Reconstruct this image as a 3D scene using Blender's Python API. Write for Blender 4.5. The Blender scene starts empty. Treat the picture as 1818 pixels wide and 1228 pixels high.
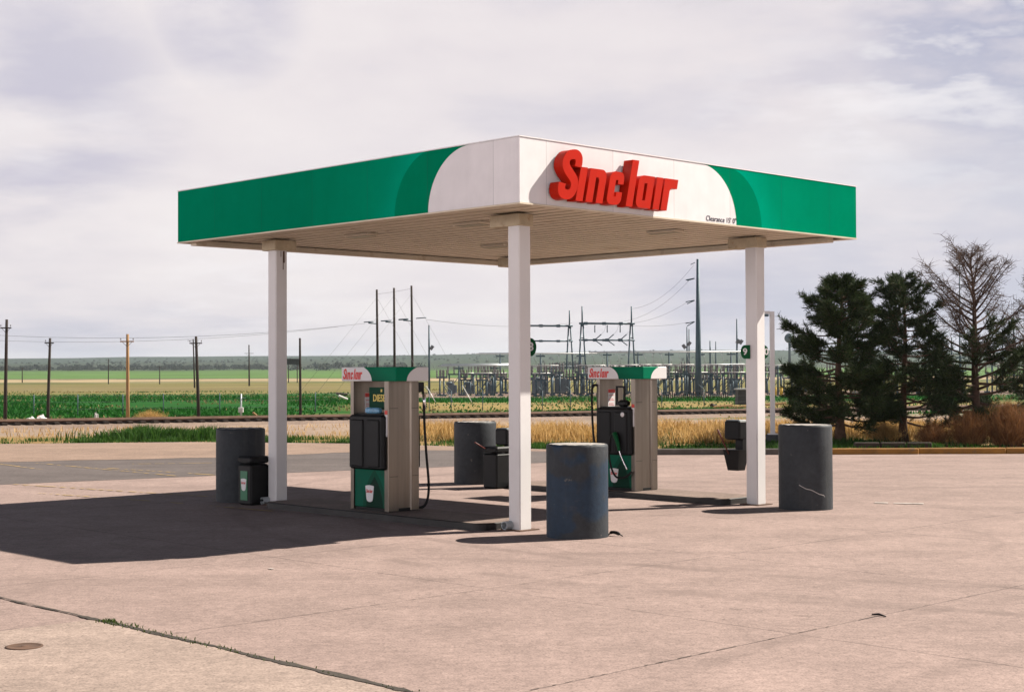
import bpy, bmesh, math, random
from math import sin, cos, tan, pi, radians, sqrt, log, exp
from mathutils import Vector, Matrix, noise as mnoise

random.seed(7)
scn = bpy.context.scene
COL = scn.collection

# ------------------------------------------------------------------ camera
FPX, PITCH, ROLL, CAMH = 2663.8, 0.016651, 0.003352, 2.3065     # focal length in photo pixels (photo 1818 x 1228)
PCX, PCY = 909.0, 614.0
cam = bpy.data.cameras.new("Camera")
cam.sensor_fit = 'HORIZONTAL'; cam.sensor_width = 36.0
cam.lens = FPX / 1818.0 * 36.0
cam.clip_start = 0.1; cam.clip_end = 30000.0
camo = bpy.data.objects.new("Camera", cam); COL.objects.link(camo)
_c, _s, _cr, _sr = cos(PITCH), sin(PITCH), cos(ROLL), sin(ROLL)
_u = Vector((0, -_s, _c)); _x = Vector((1, 0, 0)); _d = Vector((0, _c, _s))
_R = _x * _cr - _u * _sr; _U = _x * _sr + _u * _cr
camo.matrix_world = Matrix(((_R.x, _U.x, -_d.x, 0), (_R.y, _U.y, -_d.y, 0), (_R.z, _U.z, -_d.z, CAMH), (0, 0, 0, 1)))
scn.camera = camo
scn.render.resolution_x = 1024; scn.render.resolution_y = 691

# ------------------------------------------------------------------ sun, sky, exposure
SUN_AZ, SUN_EL = radians(20.91), radians(43.44)       # the sun stands at this angle from +X towards +Y
sun = bpy.data.lights.new("Sun", 'SUN')
sun.energy = 5.0; sun.angle = radians(0.53); sun.color = (1.0, 0.93, 0.82)
suno = bpy.data.objects.new("Sun", sun); COL.objects.link(suno)
sv = Vector((cos(SUN_AZ) * cos(SUN_EL), sin(SUN_AZ) * cos(SUN_EL), sin(SUN_EL)))
suno.rotation_euler = (-sv).to_track_quat('-Z', 'Y').to_euler()
suno.location = (40, 20, 60)

scn.view_settings.view_transform = 'Standard'
scn.view_settings.look = 'None'
scn.view_settings.exposure = 1.0
scn.view_settings.gamma = 1.0

world = bpy.data.worlds.new("World"); scn.world = world
world.use_nodes = True
wn = world.node_tree; wn.nodes.clear()
def WN(t, **k):
    n = wn.nodes.new(t)
    for a, b in k.items(): setattr(n, a, b)
    return n
def wmath(op, a, b=None, c=None, clamp=False):
    n = WN('ShaderNodeMath', operation=op); n.use_clamp = clamp
    for i, v in enumerate((a, b, c)):
        if v is None: continue
        if isinstance(v, (int, float)): n.inputs[i].default_value = v
        else: wn.links.new(v, n.inputs[i])
    return n.outputs[0]
tc = WN('ShaderNodeTexCoord')
sky = WN('ShaderNodeTexSky', sky_type='NISHITA'); sky.sun_disc = False
sky.sun_elevation = SUN_EL; sky.sun_rotation = pi / 2 - SUN_AZ
sky.air_density = 1.0; sky.dust_density = 0.6; sky.ozone_density = 1.5
bg1 = WN('ShaderNodeBackground'); bg1.inputs[1].default_value = 0.05
wn.links.new(sky.outputs[0], bg1.inputs[0])
sep = WN('ShaderNodeSeparateXYZ'); wn.links.new(tc.outputs['Generated'], sep.inputs[0])
zc = wmath('MAXIMUM', sep.outputs[2], 0.0)
den = wmath('ADD', zc, 0.16)
cx = wmath('DIVIDE', sep.outputs[0], den); cy = wmath('DIVIDE', sep.outputs[1], den)
cmb = WN('ShaderNodeCombineXYZ'); wn.links.new(cx, cmb.inputs[0]); wn.links.new(cy, cmb.inputs[1])
def wnoise(scale, detail=6, rough=0.55, off=(0, 0, 0), dist=0.0):
    mp = WN('ShaderNodeMapping'); mp.inputs[1].default_value = off
    wn.links.new(cmb.outputs[0], mp.inputs[0])
    n = WN('ShaderNodeTexNoise'); n.inputs['Scale'].default_value = scale; n.inputs['Detail'].default_value = detail
    n.inputs['Roughness'].default_value = rough; n.inputs['Distortion'].default_value = dist
    wn.links.new(mp.outputs[0], n.inputs['Vector'])
    return n.outputs['Fac']
def wramp(fac, stops):
    r = WN('ShaderNodeValToRGB'); e = r.color_ramp.elements
    while len(e) < len(stops): e.new(0.5)
    for i, (p, c) in enumerate(stops):
        e[i].position = p; e[i].color = (c[0], c[1], c[2], 1) if isinstance(c, tuple) else (c, c, c, 1)
    wn.links.new(fac, r.inputs[0]); return r.outputs[0]
nbig = wnoise(0.55, 5, 0.5, (3.1, 1.7, 0), 0.2)
nmid = wnoise(1.7, 8, 0.58, (0.3, 4.2, 0), 0.15)
cl = wmath('ADD', wmath('MULTIPLY', nbig, 0.66), wmath('MULTIPLY', nmid, 0.34))
ccol = wramp(cl, [(0.36, (0.50, 0.49, 0.57)), (0.43, (0.595, 0.565, 0.62)), (0.50, (0.70, 0.65, 0.67)), (0.60, (0.77, 0.72, 0.72))])
def spot(px, py, rad):               # soft patch of sky round one direction
    X = (px - 909.0) / FPX; Y = -(py - 658.0) / FPX; v = Vector((X, 1.0, Y)).normalized()
    dp = WN('ShaderNodeVectorMath', operation='DOT_PRODUCT'); wn.links.new(tc.outputs['Generated'], dp.inputs[0]); dp.inputs[1].default_value = v
    m_ = WN('ShaderNodeMapRange'); m_.interpolation_type = 'SMOOTHSTEP'; m_.inputs[1].default_value = cos(rad); m_.inputs[2].default_value = 1.0; m_.inputs[3].default_value = 0.0; m_.inputs[4].default_value = 1.0
    wn.links.new(dp.outputs['Value'], m_.inputs[0]); return m_.outputs[0]
def wmixc(f, a, b):
    n = WN('ShaderNodeMix', data_type='RGBA'); wn.links.new(f, n.inputs[0]); wn.links.new(a, n.inputs[6])
    n.inputs[7].default_value = (*b, 1); return n.outputs[2]
npuf = wnoise(4.2, 7, 0.55, (1.2, 7.7, 0), 0.0)
dark1 = wmath('MULTIPLY', spot(1800, 25, 0.11), wramp(npuf, [(0.33, 0.1), (0.50, 0.95)]))
ccol = wmixc(dark1, ccol, (0.40, 0.41, 0.52))
rim = wmath('MULTIPLY', spot(1690, 20, 0.07), wramp(npuf, [(0.50, 0.0), (0.62, 0.8)])); ccol = wmixc(rim, ccol, (0.80, 0.77, 0.77))
for a_ in ((1400, 235, 0.075), (1560, 190, 0.06), (1640, 240, 0.07), (130, 250, 0.05), (1760, 235, 0.06), (430, 480, 0.08)):
    pf_ = wmath('MULTIPLY', spot(*a_), wramp(npuf, [(0.48, 0.0), (0.66, 0.6)])); ccol = wmixc(pf_, ccol, (0.80, 0.765, 0.775))
st_ = wmath('MULTIPLY', wmath('MAXIMUM', spot(60, 190, 0.11), spot(400, 15, 0.06)), wramp(nmid, [(0.40, 0.75), (0.62, 0.1)])); ccol = wmixc(st_, ccol, (0.46, 0.45, 0.555))
lowr = wmath('MULTIPLY', spot(1700, 470, 0.16), wramp(nmid, [(0.35, 0.55), (0.65, 0.15)])); ccol = wmixc(lowr, ccol, (0.50, 0.515, 0.60))
bg2 = WN('ShaderNodeBackground')
# unseen bright cloud bank behind the camera, added to lighten the shaded sides
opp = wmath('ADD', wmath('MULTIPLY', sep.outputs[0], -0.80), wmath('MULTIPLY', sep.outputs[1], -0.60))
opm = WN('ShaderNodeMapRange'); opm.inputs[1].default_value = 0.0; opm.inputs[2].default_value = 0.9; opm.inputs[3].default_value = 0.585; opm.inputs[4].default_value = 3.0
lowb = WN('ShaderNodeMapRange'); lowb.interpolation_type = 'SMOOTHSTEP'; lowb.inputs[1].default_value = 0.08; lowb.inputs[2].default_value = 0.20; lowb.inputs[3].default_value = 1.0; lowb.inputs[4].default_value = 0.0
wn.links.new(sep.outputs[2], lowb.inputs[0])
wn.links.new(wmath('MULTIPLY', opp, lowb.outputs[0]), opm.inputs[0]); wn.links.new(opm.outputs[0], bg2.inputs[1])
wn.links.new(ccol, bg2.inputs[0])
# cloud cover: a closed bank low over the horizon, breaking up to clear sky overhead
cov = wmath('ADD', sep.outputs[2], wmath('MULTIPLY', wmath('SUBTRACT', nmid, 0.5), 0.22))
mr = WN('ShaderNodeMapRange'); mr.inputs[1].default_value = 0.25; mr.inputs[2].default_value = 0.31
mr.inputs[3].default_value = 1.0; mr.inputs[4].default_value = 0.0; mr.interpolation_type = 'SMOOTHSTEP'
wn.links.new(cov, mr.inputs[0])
# dark cloud layer added overhead, out of view, to cut skylight in the shadows
bg3 = WN('ShaderNodeBackground'); bg3.inputs[0].default_value = (0.022, 0.025, 0.033, 1)
mix0 = WN('ShaderNodeMixShader'); wn.links.new(wramp(nbig, [(0.36, 0.60), (0.60, 0.97)]), mix0.inputs[0])
wn.links.new(bg1.outputs[0], mix0.inputs[1]); wn.links.new(bg3.outputs[0], mix0.inputs[2])
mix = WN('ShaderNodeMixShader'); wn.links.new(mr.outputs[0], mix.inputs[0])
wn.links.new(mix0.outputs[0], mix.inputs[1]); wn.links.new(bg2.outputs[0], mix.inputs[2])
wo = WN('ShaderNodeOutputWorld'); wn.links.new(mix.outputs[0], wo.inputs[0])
scn.cycles.max_bounces = 6; scn.cycles.diffuse_bounces = 1

# ------------------------------------------------------------------ placement helpers
def ray(px, py):
    X = (px - PCX) / FPX; Y = -(py - PCY) / FPX
    x = X * _cr + Y * _sr; up = -X * _sr + Y * _cr
    return Vector((x, _c - up * _s, _s + up * _c))
def at(px, py, D):
    r = ray(px, py); t = D / r.y
    return Vector((r.x * t, D, CAMH + r.z * t))
def gp(px, py, z=0.0):
    r = ray(px, py); t = (z - CAMH) / r.z
    return Vector((r.x * t, r.y * t, z))
TH = 2.345711
UU = Vector((cos(TH), sin(TH), 0)); VV = Vector((UU.y, -UU.x, 0)); AA = Vector((0.1109, 20.1776, 0))
PHI = math.atan2(VV.y, VV.x)
def LW(x, y, z=0.0): return AA + VV * x + UU * y + Vector((0, 0, z))     # canopy frame -> world

# ------------------------------------------------------------------ materials
MATS = {}
def mk(name):
    m = bpy.data.materials.new(name); m.use_nodes = True
    nt = m.node_tree; b = nt.nodes['Principled BSDF']
    return m, nt, b
def nmath(nt, op, a, b=None, clamp=False):
    n = nt.nodes.new('ShaderNodeMath'); n.operation = op; n.use_clamp = clamp
    for i, v in enumerate((a, b)):
        if v is None: continue
        if isinstance(v, (int, float)): n.inputs[i].default_value = v
        else: nt.links.new(v, n.inputs[i])
    return n.outputs[0]
def nnoise(nt, scale, detail=4, rough=0.5, vec=None, stretch=None, dist=0.0):
    n = nt.nodes.new('ShaderNodeTexNoise'); n.inputs['Scale'].default_value = scale
    n.inputs['Detail'].default_value = detail; n.inputs['Roughness'].default_value = rough
    n.inputs['Distortion'].default_value = dist
    if vec is None:
        t = nt.nodes.new('ShaderNodeTexCoord'); vec = t.outputs['Object']
    if stretch:
        mp = nt.nodes.new('ShaderNodeMapping'); mp.inputs['Scale'].default_value = stretch[0:3]
        if len(stretch) > 3: mp.inputs['Rotation'].default_value = (0, 0, stretch[3])
        nt.links.new(vec, mp.inputs[0]); vec = mp.outputs[0]
    nt.links.new(vec, n.inputs['Vector'])
    return n.outputs['Fac']
def nramp(nt, fac, stops, interp='LINEAR'):
    r = nt.nodes.new('ShaderNodeValToRGB'); r.color_ramp.interpolation = interp; e = r.color_ramp.elements
    while len(e) < len(stops): e.new(0.5)
    for i, (p, c) in enumerate(stops):
        e[i].position = p; e[i].color = (c[0], c[1], c[2], 1) if isinstance(c, tuple) else (c, c, c, 1)
    nt.links.new(fac, r.inputs[0]); return r.outputs[0]
def nmix(nt, fac, a, b, mode='MIX'):
    n = nt.nodes.new('ShaderNodeMix'); n.data_type = 'RGBA'; n.blend_type = mode
    for s, v in ((n.inputs[0], fac), (n.inputs[6], a), (n.inputs[7], b)):
        if isinstance(v, (int, float)): s.default_value = v
        elif isinstance(v, tuple): s.default_value = (v[0], v[1], v[2], 1)
        else: nt.links.new(v, s)
    return n.outputs[2]
def nbump(nt, b, h, strength=0.3, dist=0.01):
    n = nt.nodes.new('ShaderNodeBump'); n.inputs['Strength'].default_value = strength; n.inputs['Distance'].default_value = dist
    nt.links.new(h, n.inputs['Height']); nt.links.new(n.outputs[0], b.inputs['Normal'])
def mat(name, col, rough=0.6, metal=0.0, var=0.12, scale=3.0, bump=0.0, bscale=40, bdist=0.004, spec=0.5, dirt=None, stretch=None):
    if name in MATS: return MATS[name]
    m, nt, b = mk(name)
    b.inputs['Roughness'].default_value = rough; b.inputs['Metallic'].default_value = metal
    b.inputs['Specular IOR Level'].default_value = spec
    if var > 0:
        f = nnoise(nt, scale, 5, 0.6, stretch=stretch)
        c = nramp(nt, f, [(0.3, tuple(x * (1 - var) for x in col)), (0.7, tuple(min(1, x * (1 + var)) for x in col))])
        if dirt:
            f2 = nnoise(nt, dirt[1], 6, 0.65, stretch=dirt[3] if len(dirt) > 3 else None)
            c = nmix(nt, nramp(nt, f2, [(dirt[2], 0.0), (dirt[2] + 0.16, 0.85)]), c, dirt[0])
        nt.links.new(c, b.inputs['Base Color'])
    else:
        b.inputs['Base Color'].default_value = (*col, 1)
    if bump > 0:
        nbump(nt, b, nnoise(nt, bscale, 4, 0.6), bump, bdist)
    MATS[name] = m; return m
def islandmat(name, c1, c2, rough=0.8, trans=0.0):
    m, nt, b = mk(name)
    g = nt.nodes.new('ShaderNodeNewGeometry')
    c = nramp(nt, g.outputs['Random Per Island'], [(0.0, c1), (1.0, c2)])
    nt.links.new(c, b.inputs['Base Color']); b.inputs['Roughness'].default_value = rough
    b.inputs['Specular IOR Level'].default_value = 0.2
    if trans > 0:
        tr = nt.nodes.new('ShaderNodeBsdfTranslucent'); nt.links.new(c, tr.inputs[0])
        mx = nt.nodes.new('ShaderNodeMixShader'); mx.inputs[0].default_value = trans
        nt.links.new(b.outputs[0], mx.inputs[1]); nt.links.new(tr.outputs[0], mx.inputs[2])
        nt.links.new(mx.outputs[0], nt.nodes['Material Output'].inputs[0])
    MATS[name] = m; return m

M_white = mat('white_paint', (0.70, 0.68, 0.68), 0.5, var=0.03, scale=2.0, dirt=((0.50, 0.42, 0.33), 1.6, 0.60, (1, 1, 0.25)))
M_column = mat('column_paint', (0.66, 0.64, 0.635), 0.55, var=0.03, scale=3, dirt=((0.42, 0.26, 0.13), 5.0, 0.66, (1, 1, 0.12)), bump=0.08, bscale=30)
M_soffit = mat('soffit_paint', (0.60, 0.52, 0.40), 0.6, var=0.10, scale=1.5, dirt=((0.30, 0.20, 0.11), 2.5, 0.60))
M_cap = mat('beam_paint', (0.46, 0.38, 0.255), 0.65, var=0.15, scale=5, dirt=((0.30, 0.14, 0.06), 6, 0.58))
M_red = mat('red_sign_plastic', (0.45, 0.013, 0.002), 0.4, var=0.06, scale=4, spec=0.12)
M_redflat = mat('red_print', (0.62, 0.03, 0.02), 0.5, var=0)
M_ink = mat('dark_ink', (0.02, 0.025, 0.05), 0.6, var=0)
M_black = mat('black_plastic', (0.0045, 0.0045, 0.005), 0.5, var=0.2, scale=6, bump=0.05, bscale=60, spec=0.22)
M_rubber = mat('black_rubber', (0.005, 0.005, 0.005), 0.6, var=0, spec=0.25)
M_steelb = mat('brushed_steel', (0.165, 0.142, 0.118), 0.30, metal=0.9, var=0.22, scale=6, stretch=(1, 1, 0.05), dirt=((0.16, 0.125, 0.095), 2.2, 0.56, (1, 1, 0.3)), bump=0.06, bscale=90)
M_chrome = mat('chrome', (0.75, 0.75, 0.75), 0.2, metal=1.0, var=0)
M_green = mat('green_panel', (0.003, 0.045, 0.024), 0.5, var=0.06, scale=3, spec=0.08)
M_signgreen = mat('sign_green', (0.003, 0.07, 0.022), 0.5, var=0, spec=0.1)
M_yellowp = mat('yellow_print', (0.80, 0.60, 0.12), 0.5, var=0)
M_paper = mat('printed_paper', (0.75, 0.72, 0.72), 0.7, var=0.04, scale=20)
M_blue = mat('blue_plastic', (0.10, 0.28, 0.45), 0.35, var=0.45, scale=30)
M_lens = mat('lamp_lens', (0.10, 0.085, 0.06), 0.3, var=0.1)
M_pole = mat('weathered_wood', (0.026, 0.017, 0.013), 0.9, var=0.3, scale=3, stretch=(1, 1, 0.1), bump=0.3, bscale=8)
M_polepale = mat('pale_wood', (0.30, 0.17, 0.07), 0.85, var=0.25, scale=3, stretch=(1, 1, 0.1), bump=0.3, bscale=8)
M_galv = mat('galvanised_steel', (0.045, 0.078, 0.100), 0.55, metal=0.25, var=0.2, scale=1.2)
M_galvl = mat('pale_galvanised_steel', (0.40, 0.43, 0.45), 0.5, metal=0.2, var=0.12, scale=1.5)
M_alu = mat('bright_aluminium', (0.62, 0.61, 0.60), 0.4, metal=0.1, var=0.05)
M_porc = mat('porcelain', (0.14, 0.13, 0.13), 0.35, var=0.2, scale=2)
M_trafo = mat('transformer_paint', (0.09, 0.12, 0.14), 0.5, var=0.15, scale=1)
M_wire = mat('wire_metal', (0.12, 0.12, 0.13), 0.6, var=0)
M_kerb = mat('yellow_kerb_paint', (0.26, 0.12, 0.018), 0.8, var=0.3, scale=2, dirt=((0.12, 0.08, 0.05), 3, 0.55), bump=0.4, bscale=25)
M_bark = mat('pine_bark', (0.085, 0.045, 0.027), 0.95, var=0.4, scale=9, bump=0.6, bscale=18, bdist=0.02)
M_barkd = mat('bare_branch_bark', (0.07, 0.04, 0.028), 0.95, var=0.35, scale=9, bump=0.5, bscale=18, bdist=0.02)
M_rust = mat('rusty_steel', (0.10, 0.055, 0.035), 0.9, var=0.4, scale=2)
M_tie = mat('creosote_tie', (0.045, 0.033, 0.026), 0.95, var=0.4, scale=3)
M_grime = mat('joint_grime', (0.045, 0.036, 0.028), 0.95, var=0.5, scale=6)
M_yline = mat('yellow_line_paint', (0.36, 0.245, 0.10), 0.85, var=0.2, scale=3)
M_wpatch = mat('white_line_paint', (0.40, 0.345, 0.315), 0.85, var=0.2, scale=5)
M_debris = mat('white_rubbish', (0.55, 0.52, 0.51), 0.8, var=0.15, scale=3)
M_orange = mat('orange_rubbish', (0.65, 0.13, 0.03), 0.8, var=0.1)
M_ypost = mat('yellow_post_paint', (0.7, 0.45, 0.05), 0.6, var=0.1)

I_needle = islandmat('pine_needles', (0.007, 0.017, 0.006), (0.050, 0.072, 0.022), 0.7, 0.18)
I_needle2 = islandmat('pine_needles_pale', (0.010, 0.022, 0.010), (0.060, 0.082, 0.032), 0.7, 0.18)
I_straw = islandmat('dry_grass', (0.36, 0.20, 0.052), (0.66, 0.44, 0.19), 0.85, 0.35)
I_green = islandmat('fresh_grass', (0.022, 0.075, 0.010), (0.060, 0.135, 0.022), 0.8, 0.35)
I_field = islandmat('field_grass', (0.009, 0.085, 0.008), (0.022, 0.125, 0.014), 0.85, 0.3)
I_mixed = islandmat('mixed_grass', (0.10, 0.11, 0.035), (0.30, 0.22, 0.10), 0.85, 0.3)
I_brush = islandmat('dry_brush', (0.13, 0.055, 0.022), (0.34, 0.175, 0.075), 0.9, 0.2)
I_moss = islandmat('joint_weeds', (0.03, 0.07, 0.012), (0.10, 0.13, 0.03), 0.9, 0.2)
I_far = islandmat('distant_foliage', (0.020, 0.030, 0.022), (0.05, 0.052, 0.036), 0.95)

# ------------------------------------------------------------------ mesh building
class Geo:
    def __init__(s): s.v = []; s.f = []; s.m = []; s.sm = []; s.cur = 0; s.smooth = False
    def add(s, vs, fs):
        o = len(s.v); s.v += [tuple(p) for p in vs]
        for f in fs: s.f.append(tuple(o + i for i in f)); s.m.append(s.cur); s.sm.append(s.smooth)
    def box(s, c, d, rz=0.0, rx=0.0, ry=0.0, taper=1.0):
        hx, hy, hz = d[0] / 2, d[1] / 2, d[2] / 2
        M = Matrix.Translation(Vector(c)) @ Matrix.Rotation(rz, 4, 'Z') @ Matrix.Rotation(ry, 4, 'Y') @ Matrix.Rotation(rx, 4, 'X')
        vs = []
        for z, k in ((-hz, 1.0), (hz, taper)):
            for x, y in ((-hx, -hy), (hx, -hy), (hx, hy), (-hx, hy)): vs.append(M @ Vector((x * k, y * k, z)))
        s.add(vs, [(3, 2, 1, 0), (4, 5, 6, 7), (0, 1, 5, 4), (1, 2, 6, 5), (2, 3, 7, 6), (3, 0, 4, 7)])
    def box2(s, a, b): s.box([(a[i] + b[i]) / 2 for i in range(3)], [abs(b[i] - a[i]) for i in range(3)])
    def cbox(s, c, d, ch=0.01, rz=0.0):          # box with chamfered edges all round
        hx, hy, hz = d[0] / 2, d[1] / 2, d[2] / 2; vs = []
        M = Matrix.Translation(Vector(c)) @ Matrix.Rotation(rz, 4, 'Z')
        def ring(z, i):
            a, b = hx - i, hy - i; k = ch
            return [M @ Vector(p) for p in ((-a + k, -b, z), (a - k, -b, z), (a, -b + k, z), (a, b - k, z), (a - k, b, z), (-a + k, b, z), (-a, b - k, z), (-a, -b + k, z))]
        rings = [ring(-hz, ch), ring(-hz + ch, 0), ring(hz - ch, 0), ring(hz, ch)]
        for r in rings: vs += r
        fs = [tuple(range(7, -1, -1)), tuple(range(24, 32))]
        for k in range(3):
            for i in range(8):
                j = (i + 1) % 8; fs.append((k * 8 + i, k * 8 + j, k * 8 + 8 + j, k * 8 + 8 + i))
        s.add(vs, fs)
    def prism(s, poly, z0, z1):
        n = len(poly)
        vs = [(p[0], p[1], z0) for p in poly] + [(p[0], p[1], z1) for p in poly]
        fs = [tuple(range(n - 1, -1, -1)), tuple(range(n, 2 * n))] + [(i, (i + 1) % n, n + (i + 1) % n, n + i) for i in range(n)]
        s.add(vs, fs)
    def prism_on(s, poly, org, ex, ey, t):        # polygon drawn in the plane (ex, ey), thickness t along ex x ey
        n = len(poly); org = Vector(org); ex = Vector(ex); ey = Vector(ey); ez = ex.cross(ey)
        a = [org + ex * p[0] + ey * p[1] for p in poly]; b = [p + ez * t for p in a]
        s.add(a + b, [tuple(range(n - 1, -1, -1)), tuple(range(n, 2 * n))] + [(i, (i + 1) % n, n + (i + 1) % n, n + i) for i in range(n)])
    def tube(s, pts, rad, n=8, cap=True, smooth=True):
        pts = [Vector(p) for p in pts]; k = len(pts)
        if not isinstance(rad, (list, tuple)): rad = [rad] * k
        vs = []; prev = None
        for i, p in enumerate(pts):
            t = (pts[min(i + 1, k - 1)] - pts[max(i - 1, 0)])
            if t.length < 1e-9: t = Vector((0, 0, 1))
            t.normalize()
            if prev is None:
                a = Vector((0, 0, 1)) if abs(t.z) < 0.9 else Vector((1, 0, 0)); e1 = t.cross(a).normalized()
            else:
                e1 = prev - t * prev.dot(t)
                e1 = e1.normalized() if e1.length > 1e-6 else t.orthogonal().normalized()
            prev = e1; e2 = t.cross(e1)
            for j in range(n):
                an = 2 * pi * j / n; vs.append(p + (e1 * cos(an) + e2 * sin(an)) * rad[i])
        fs = []
        for i in range(k - 1):
            for j in range(n): fs.append((i * n + j, i * n + (j + 1) % n, (i + 1) * n + (j + 1) % n, (i + 1) * n + j))
        old = s.smooth; s.smooth = smooth; s.add(vs, fs); s.smooth = False
        if cap:
            o = len(s.v) - len(vs)
            for f in (tuple(range(n - 1, -1, -1)), tuple(range((k - 1) * n, k * n))):
                s.f.append(tuple(o + i for i in f)); s.m.append(s.cur); s.sm.append(False)
        s.smooth = old
    def lathe(s, prof, n=32, c=(0, 0, 0), smooth=True):
        vs = []; c = Vector(c)
        for r, z in prof:
            for j in range(n): vs.append(c + Vector((r * cos(2 * pi * j / n), r * sin(2 * pi * j / n), z)))
        fs = []; k = len(prof)
        for i in range(k - 1):
            for j in range(n): fs.append((i * n + j, i * n + (j + 1) % n, (i + 1) * n + (j + 1) % n, (i + 1) * n + j))
        s.smooth = smooth; s.add(vs, fs); s.smooth = False
        o = len(s.v) - len(vs)
        if prof[0][0] > 1e-6: s.f.append(tuple(o + i for i in range(n - 1, -1, -1))); s.m.append(s.cur); s.sm.append(False)
        if prof[-1][0] > 1e-6: s.f.append(tuple(o + (k - 1) * n + i for i in range(n))); s.m.append(s.cur); s.sm.append(False)
    def build(s, name, mats, parent=None, loc=(0, 0, 0), rz=0.0):
        me = bpy.data.meshes.new(name); me.from_pydata(s.v, [], s.f)
        for m in (mats if isinstance(mats, (list, tuple)) else [mats]): me.materials.append(m)
        me.polygons.foreach_set('material_index', s.m); me.polygons.foreach_set('use_smooth', s.sm)
        me.update()
        o = bpy.data.objects.new(name, me); COL.objects.link(o)
        o.location = loc; o.rotation_euler = (0, 0, rz)
        if parent: o.parent = parent
        return o
def tag(o, label=None, cat=None, group=None, kind=None):
    if label: o['label'] = label
    if cat: o['category'] = cat
    if group: o['group'] = group
    if kind: o['kind'] = kind
    return o
def thing(name, loc, rz, label, cat, group=None):
    o = bpy.data.objects.new(name, None); COL.objects.link(o); o.location = loc; o.rotation_euler = (0, 0, rz)
    o.empty_display_size = 0.2
    return tag(o, label, cat, group)
def struct(g, name, m): return tag(g.build(name, m), kind='structure')
def copy_tree(o, parent=None):
    c = o.copy(); COL.objects.link(c)
    if parent: c.parent = parent
    for ch in list(o.children): copy_tree(ch, c)
    return c

def curve_mesh(curve, name):
    o = bpy.data.objects.new('tmp', curve); COL.objects.link(o)
    dg = bpy.context.evaluated_depsgraph_get(); dg.update()
    me = bpy.data.meshes.new_from_object(o.evaluated_get(dg)); me.name = name
    bpy.data.objects.remove(o); bpy.data.curves.remove(curve)
    return me
def outline_mesh(loops, depth, name):
    cu = bpy.data.curves.new(name, 'CURVE'); cu.dimensions = '2D'; cu.fill_mode = 'BOTH'; cu.extrude = depth / 2
    for lp in loops:
        sp = cu.splines.new('POLY'); sp.points.add(len(lp) - 1); sp.use_cyclic_u = True
        for i, p in enumerate(lp): sp.points[i].co = (p[0], p[1], 0, 1)
    return curve_mesh(cu, name)
def text_mesh(txt, size, depth, name, bold=0.0):
    cu = bpy.data.curves.new(name, 'FONT'); cu.body = txt; cu.size = size; cu.extrude = depth / 2; cu.align_x = 'CENTER'; cu.align_y = 'CENTER'
    cu.resolution_u = 3; cu.offset = bold
    return curve_mesh(cu, name)
def place_mesh(me, name, m, org, ex, ey, parent=None):
    """lay a mesh made in the XY plane onto the plane (ex, ey) through org"""
    ex = Vector(ex); ey = Vector(ey); ez = ex.cross(ey); org = Vector(org)
    M = Matrix(((ex.x, ey.x, ez.x, org.x), (ex.y, ey.y, ez.y, org.y), (ex.z, ey.z, ez.z, org.z), (0, 0, 0, 1)))
    me = me.copy(); me.transform(M); me.materials.clear(); me.materials.append(m); me.update()
    o = bpy.data.objects.new(name, me); COL.objects.link(o)
    if parent: o.parent = parent
    return o

# ---- heavy slanted lettering, drawn as outlines: cap height 1, x-height 0.68
def arc(cx_, cy_, r, a0, a1, n=7): return [(cx_ + r * cos(radians(a0 + (a1 - a0) * i / n)), cy_ + r * sin(radians(a0 + (a1 - a0) * i / n))) for i in range(n + 1)]
XH = 0.68
def g_S():
    ctrl = [(0.47, 0.67), (0.475, 0.76), (0.45, 0.85), (0.37, 0.905), (0.27, 0.905), (0.17, 0.87), (0.115, 0.78), (0.125, 0.68), (0.20, 0.585), (0.32, 0.49),
            (0.425, 0.39), (0.45, 0.28), (0.42, 0.17), (0.34, 0.105), (0.23, 0.10), (0.14, 0.14), (0.10, 0.22), (0.105, 0.32)]
    L, Rr = [], []; hw = 0.098; sm_ = []
    for i in range(len(ctrl) - 1):
        p0, p1, p2, p3 = (Vector((*ctrl[max(0, min(len(ctrl) - 1, j))], 0)) for j in (i - 1, i, i + 1, i + 2))
        for k in range(3):
            t = k / 3; q = 0.5 * ((2 * p1) + (p2 - p0) * t + (2 * p0 - 5 * p1 + 4 * p2 - p3) * t * t + (3 * p1 - p0 - 3 * p2 + p3) * t ** 3); sm_.append((q.x, q.y))
    ctrl = sm_ + [ctrl[-1]]
    for i, p in enumerate(ctrl):
        a = ctrl[max(i - 1, 0)]; b = ctrl[min(i + 1, len(ctrl) - 1)]
        tx, ty = b[0] - a[0], b[1] - a[1]; l = sqrt(tx * tx + ty * ty); nx, ny = -ty / l, tx / l
        L.append((p[0] + nx * hw, p[1] + ny * hw)); Rr.append((p[0] - nx * hw, p[1] - ny * hw))
    return [L + Rr[::-1]]
def g_i(): return [[(0, 0), (0.2, 0), (0.2, XH), (0, XH)]]
def g_l(): return [[(0, 0), (0.2, 0), (0.2, 0.97), (0, 0.97)]]
def g_n(): return [[(0, 0), (0.2, 0), (0.2, XH - 0.17), (0.27, XH - 0.17), (0.3, XH - 0.22), (0.3, 0), (0.5, 0), (0.5, XH - 0.15)] + arc(0.35, XH - 0.15, 0.15, 10, 90, 6) + [(0, XH)]]
def g_c(): return [[(0.43, 0.27)] + [(0.26, 0.27), (0.26, 0.17), (0.19, 0.17), (0.19, XH - 0.17), (0.26, XH - 0.17), (0.26, 0.43), (0.43, 0.43)] + arc(0.29, XH - 0.14, 0.14, 0, 90, 6) + arc(0.14, XH - 0.14, 0.14, 90, 180, 6) + arc(0.14, 0.14, 0.14, 180, 270, 6) + arc(0.29, 0.14, 0.14, 270, 360, 6)]
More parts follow.
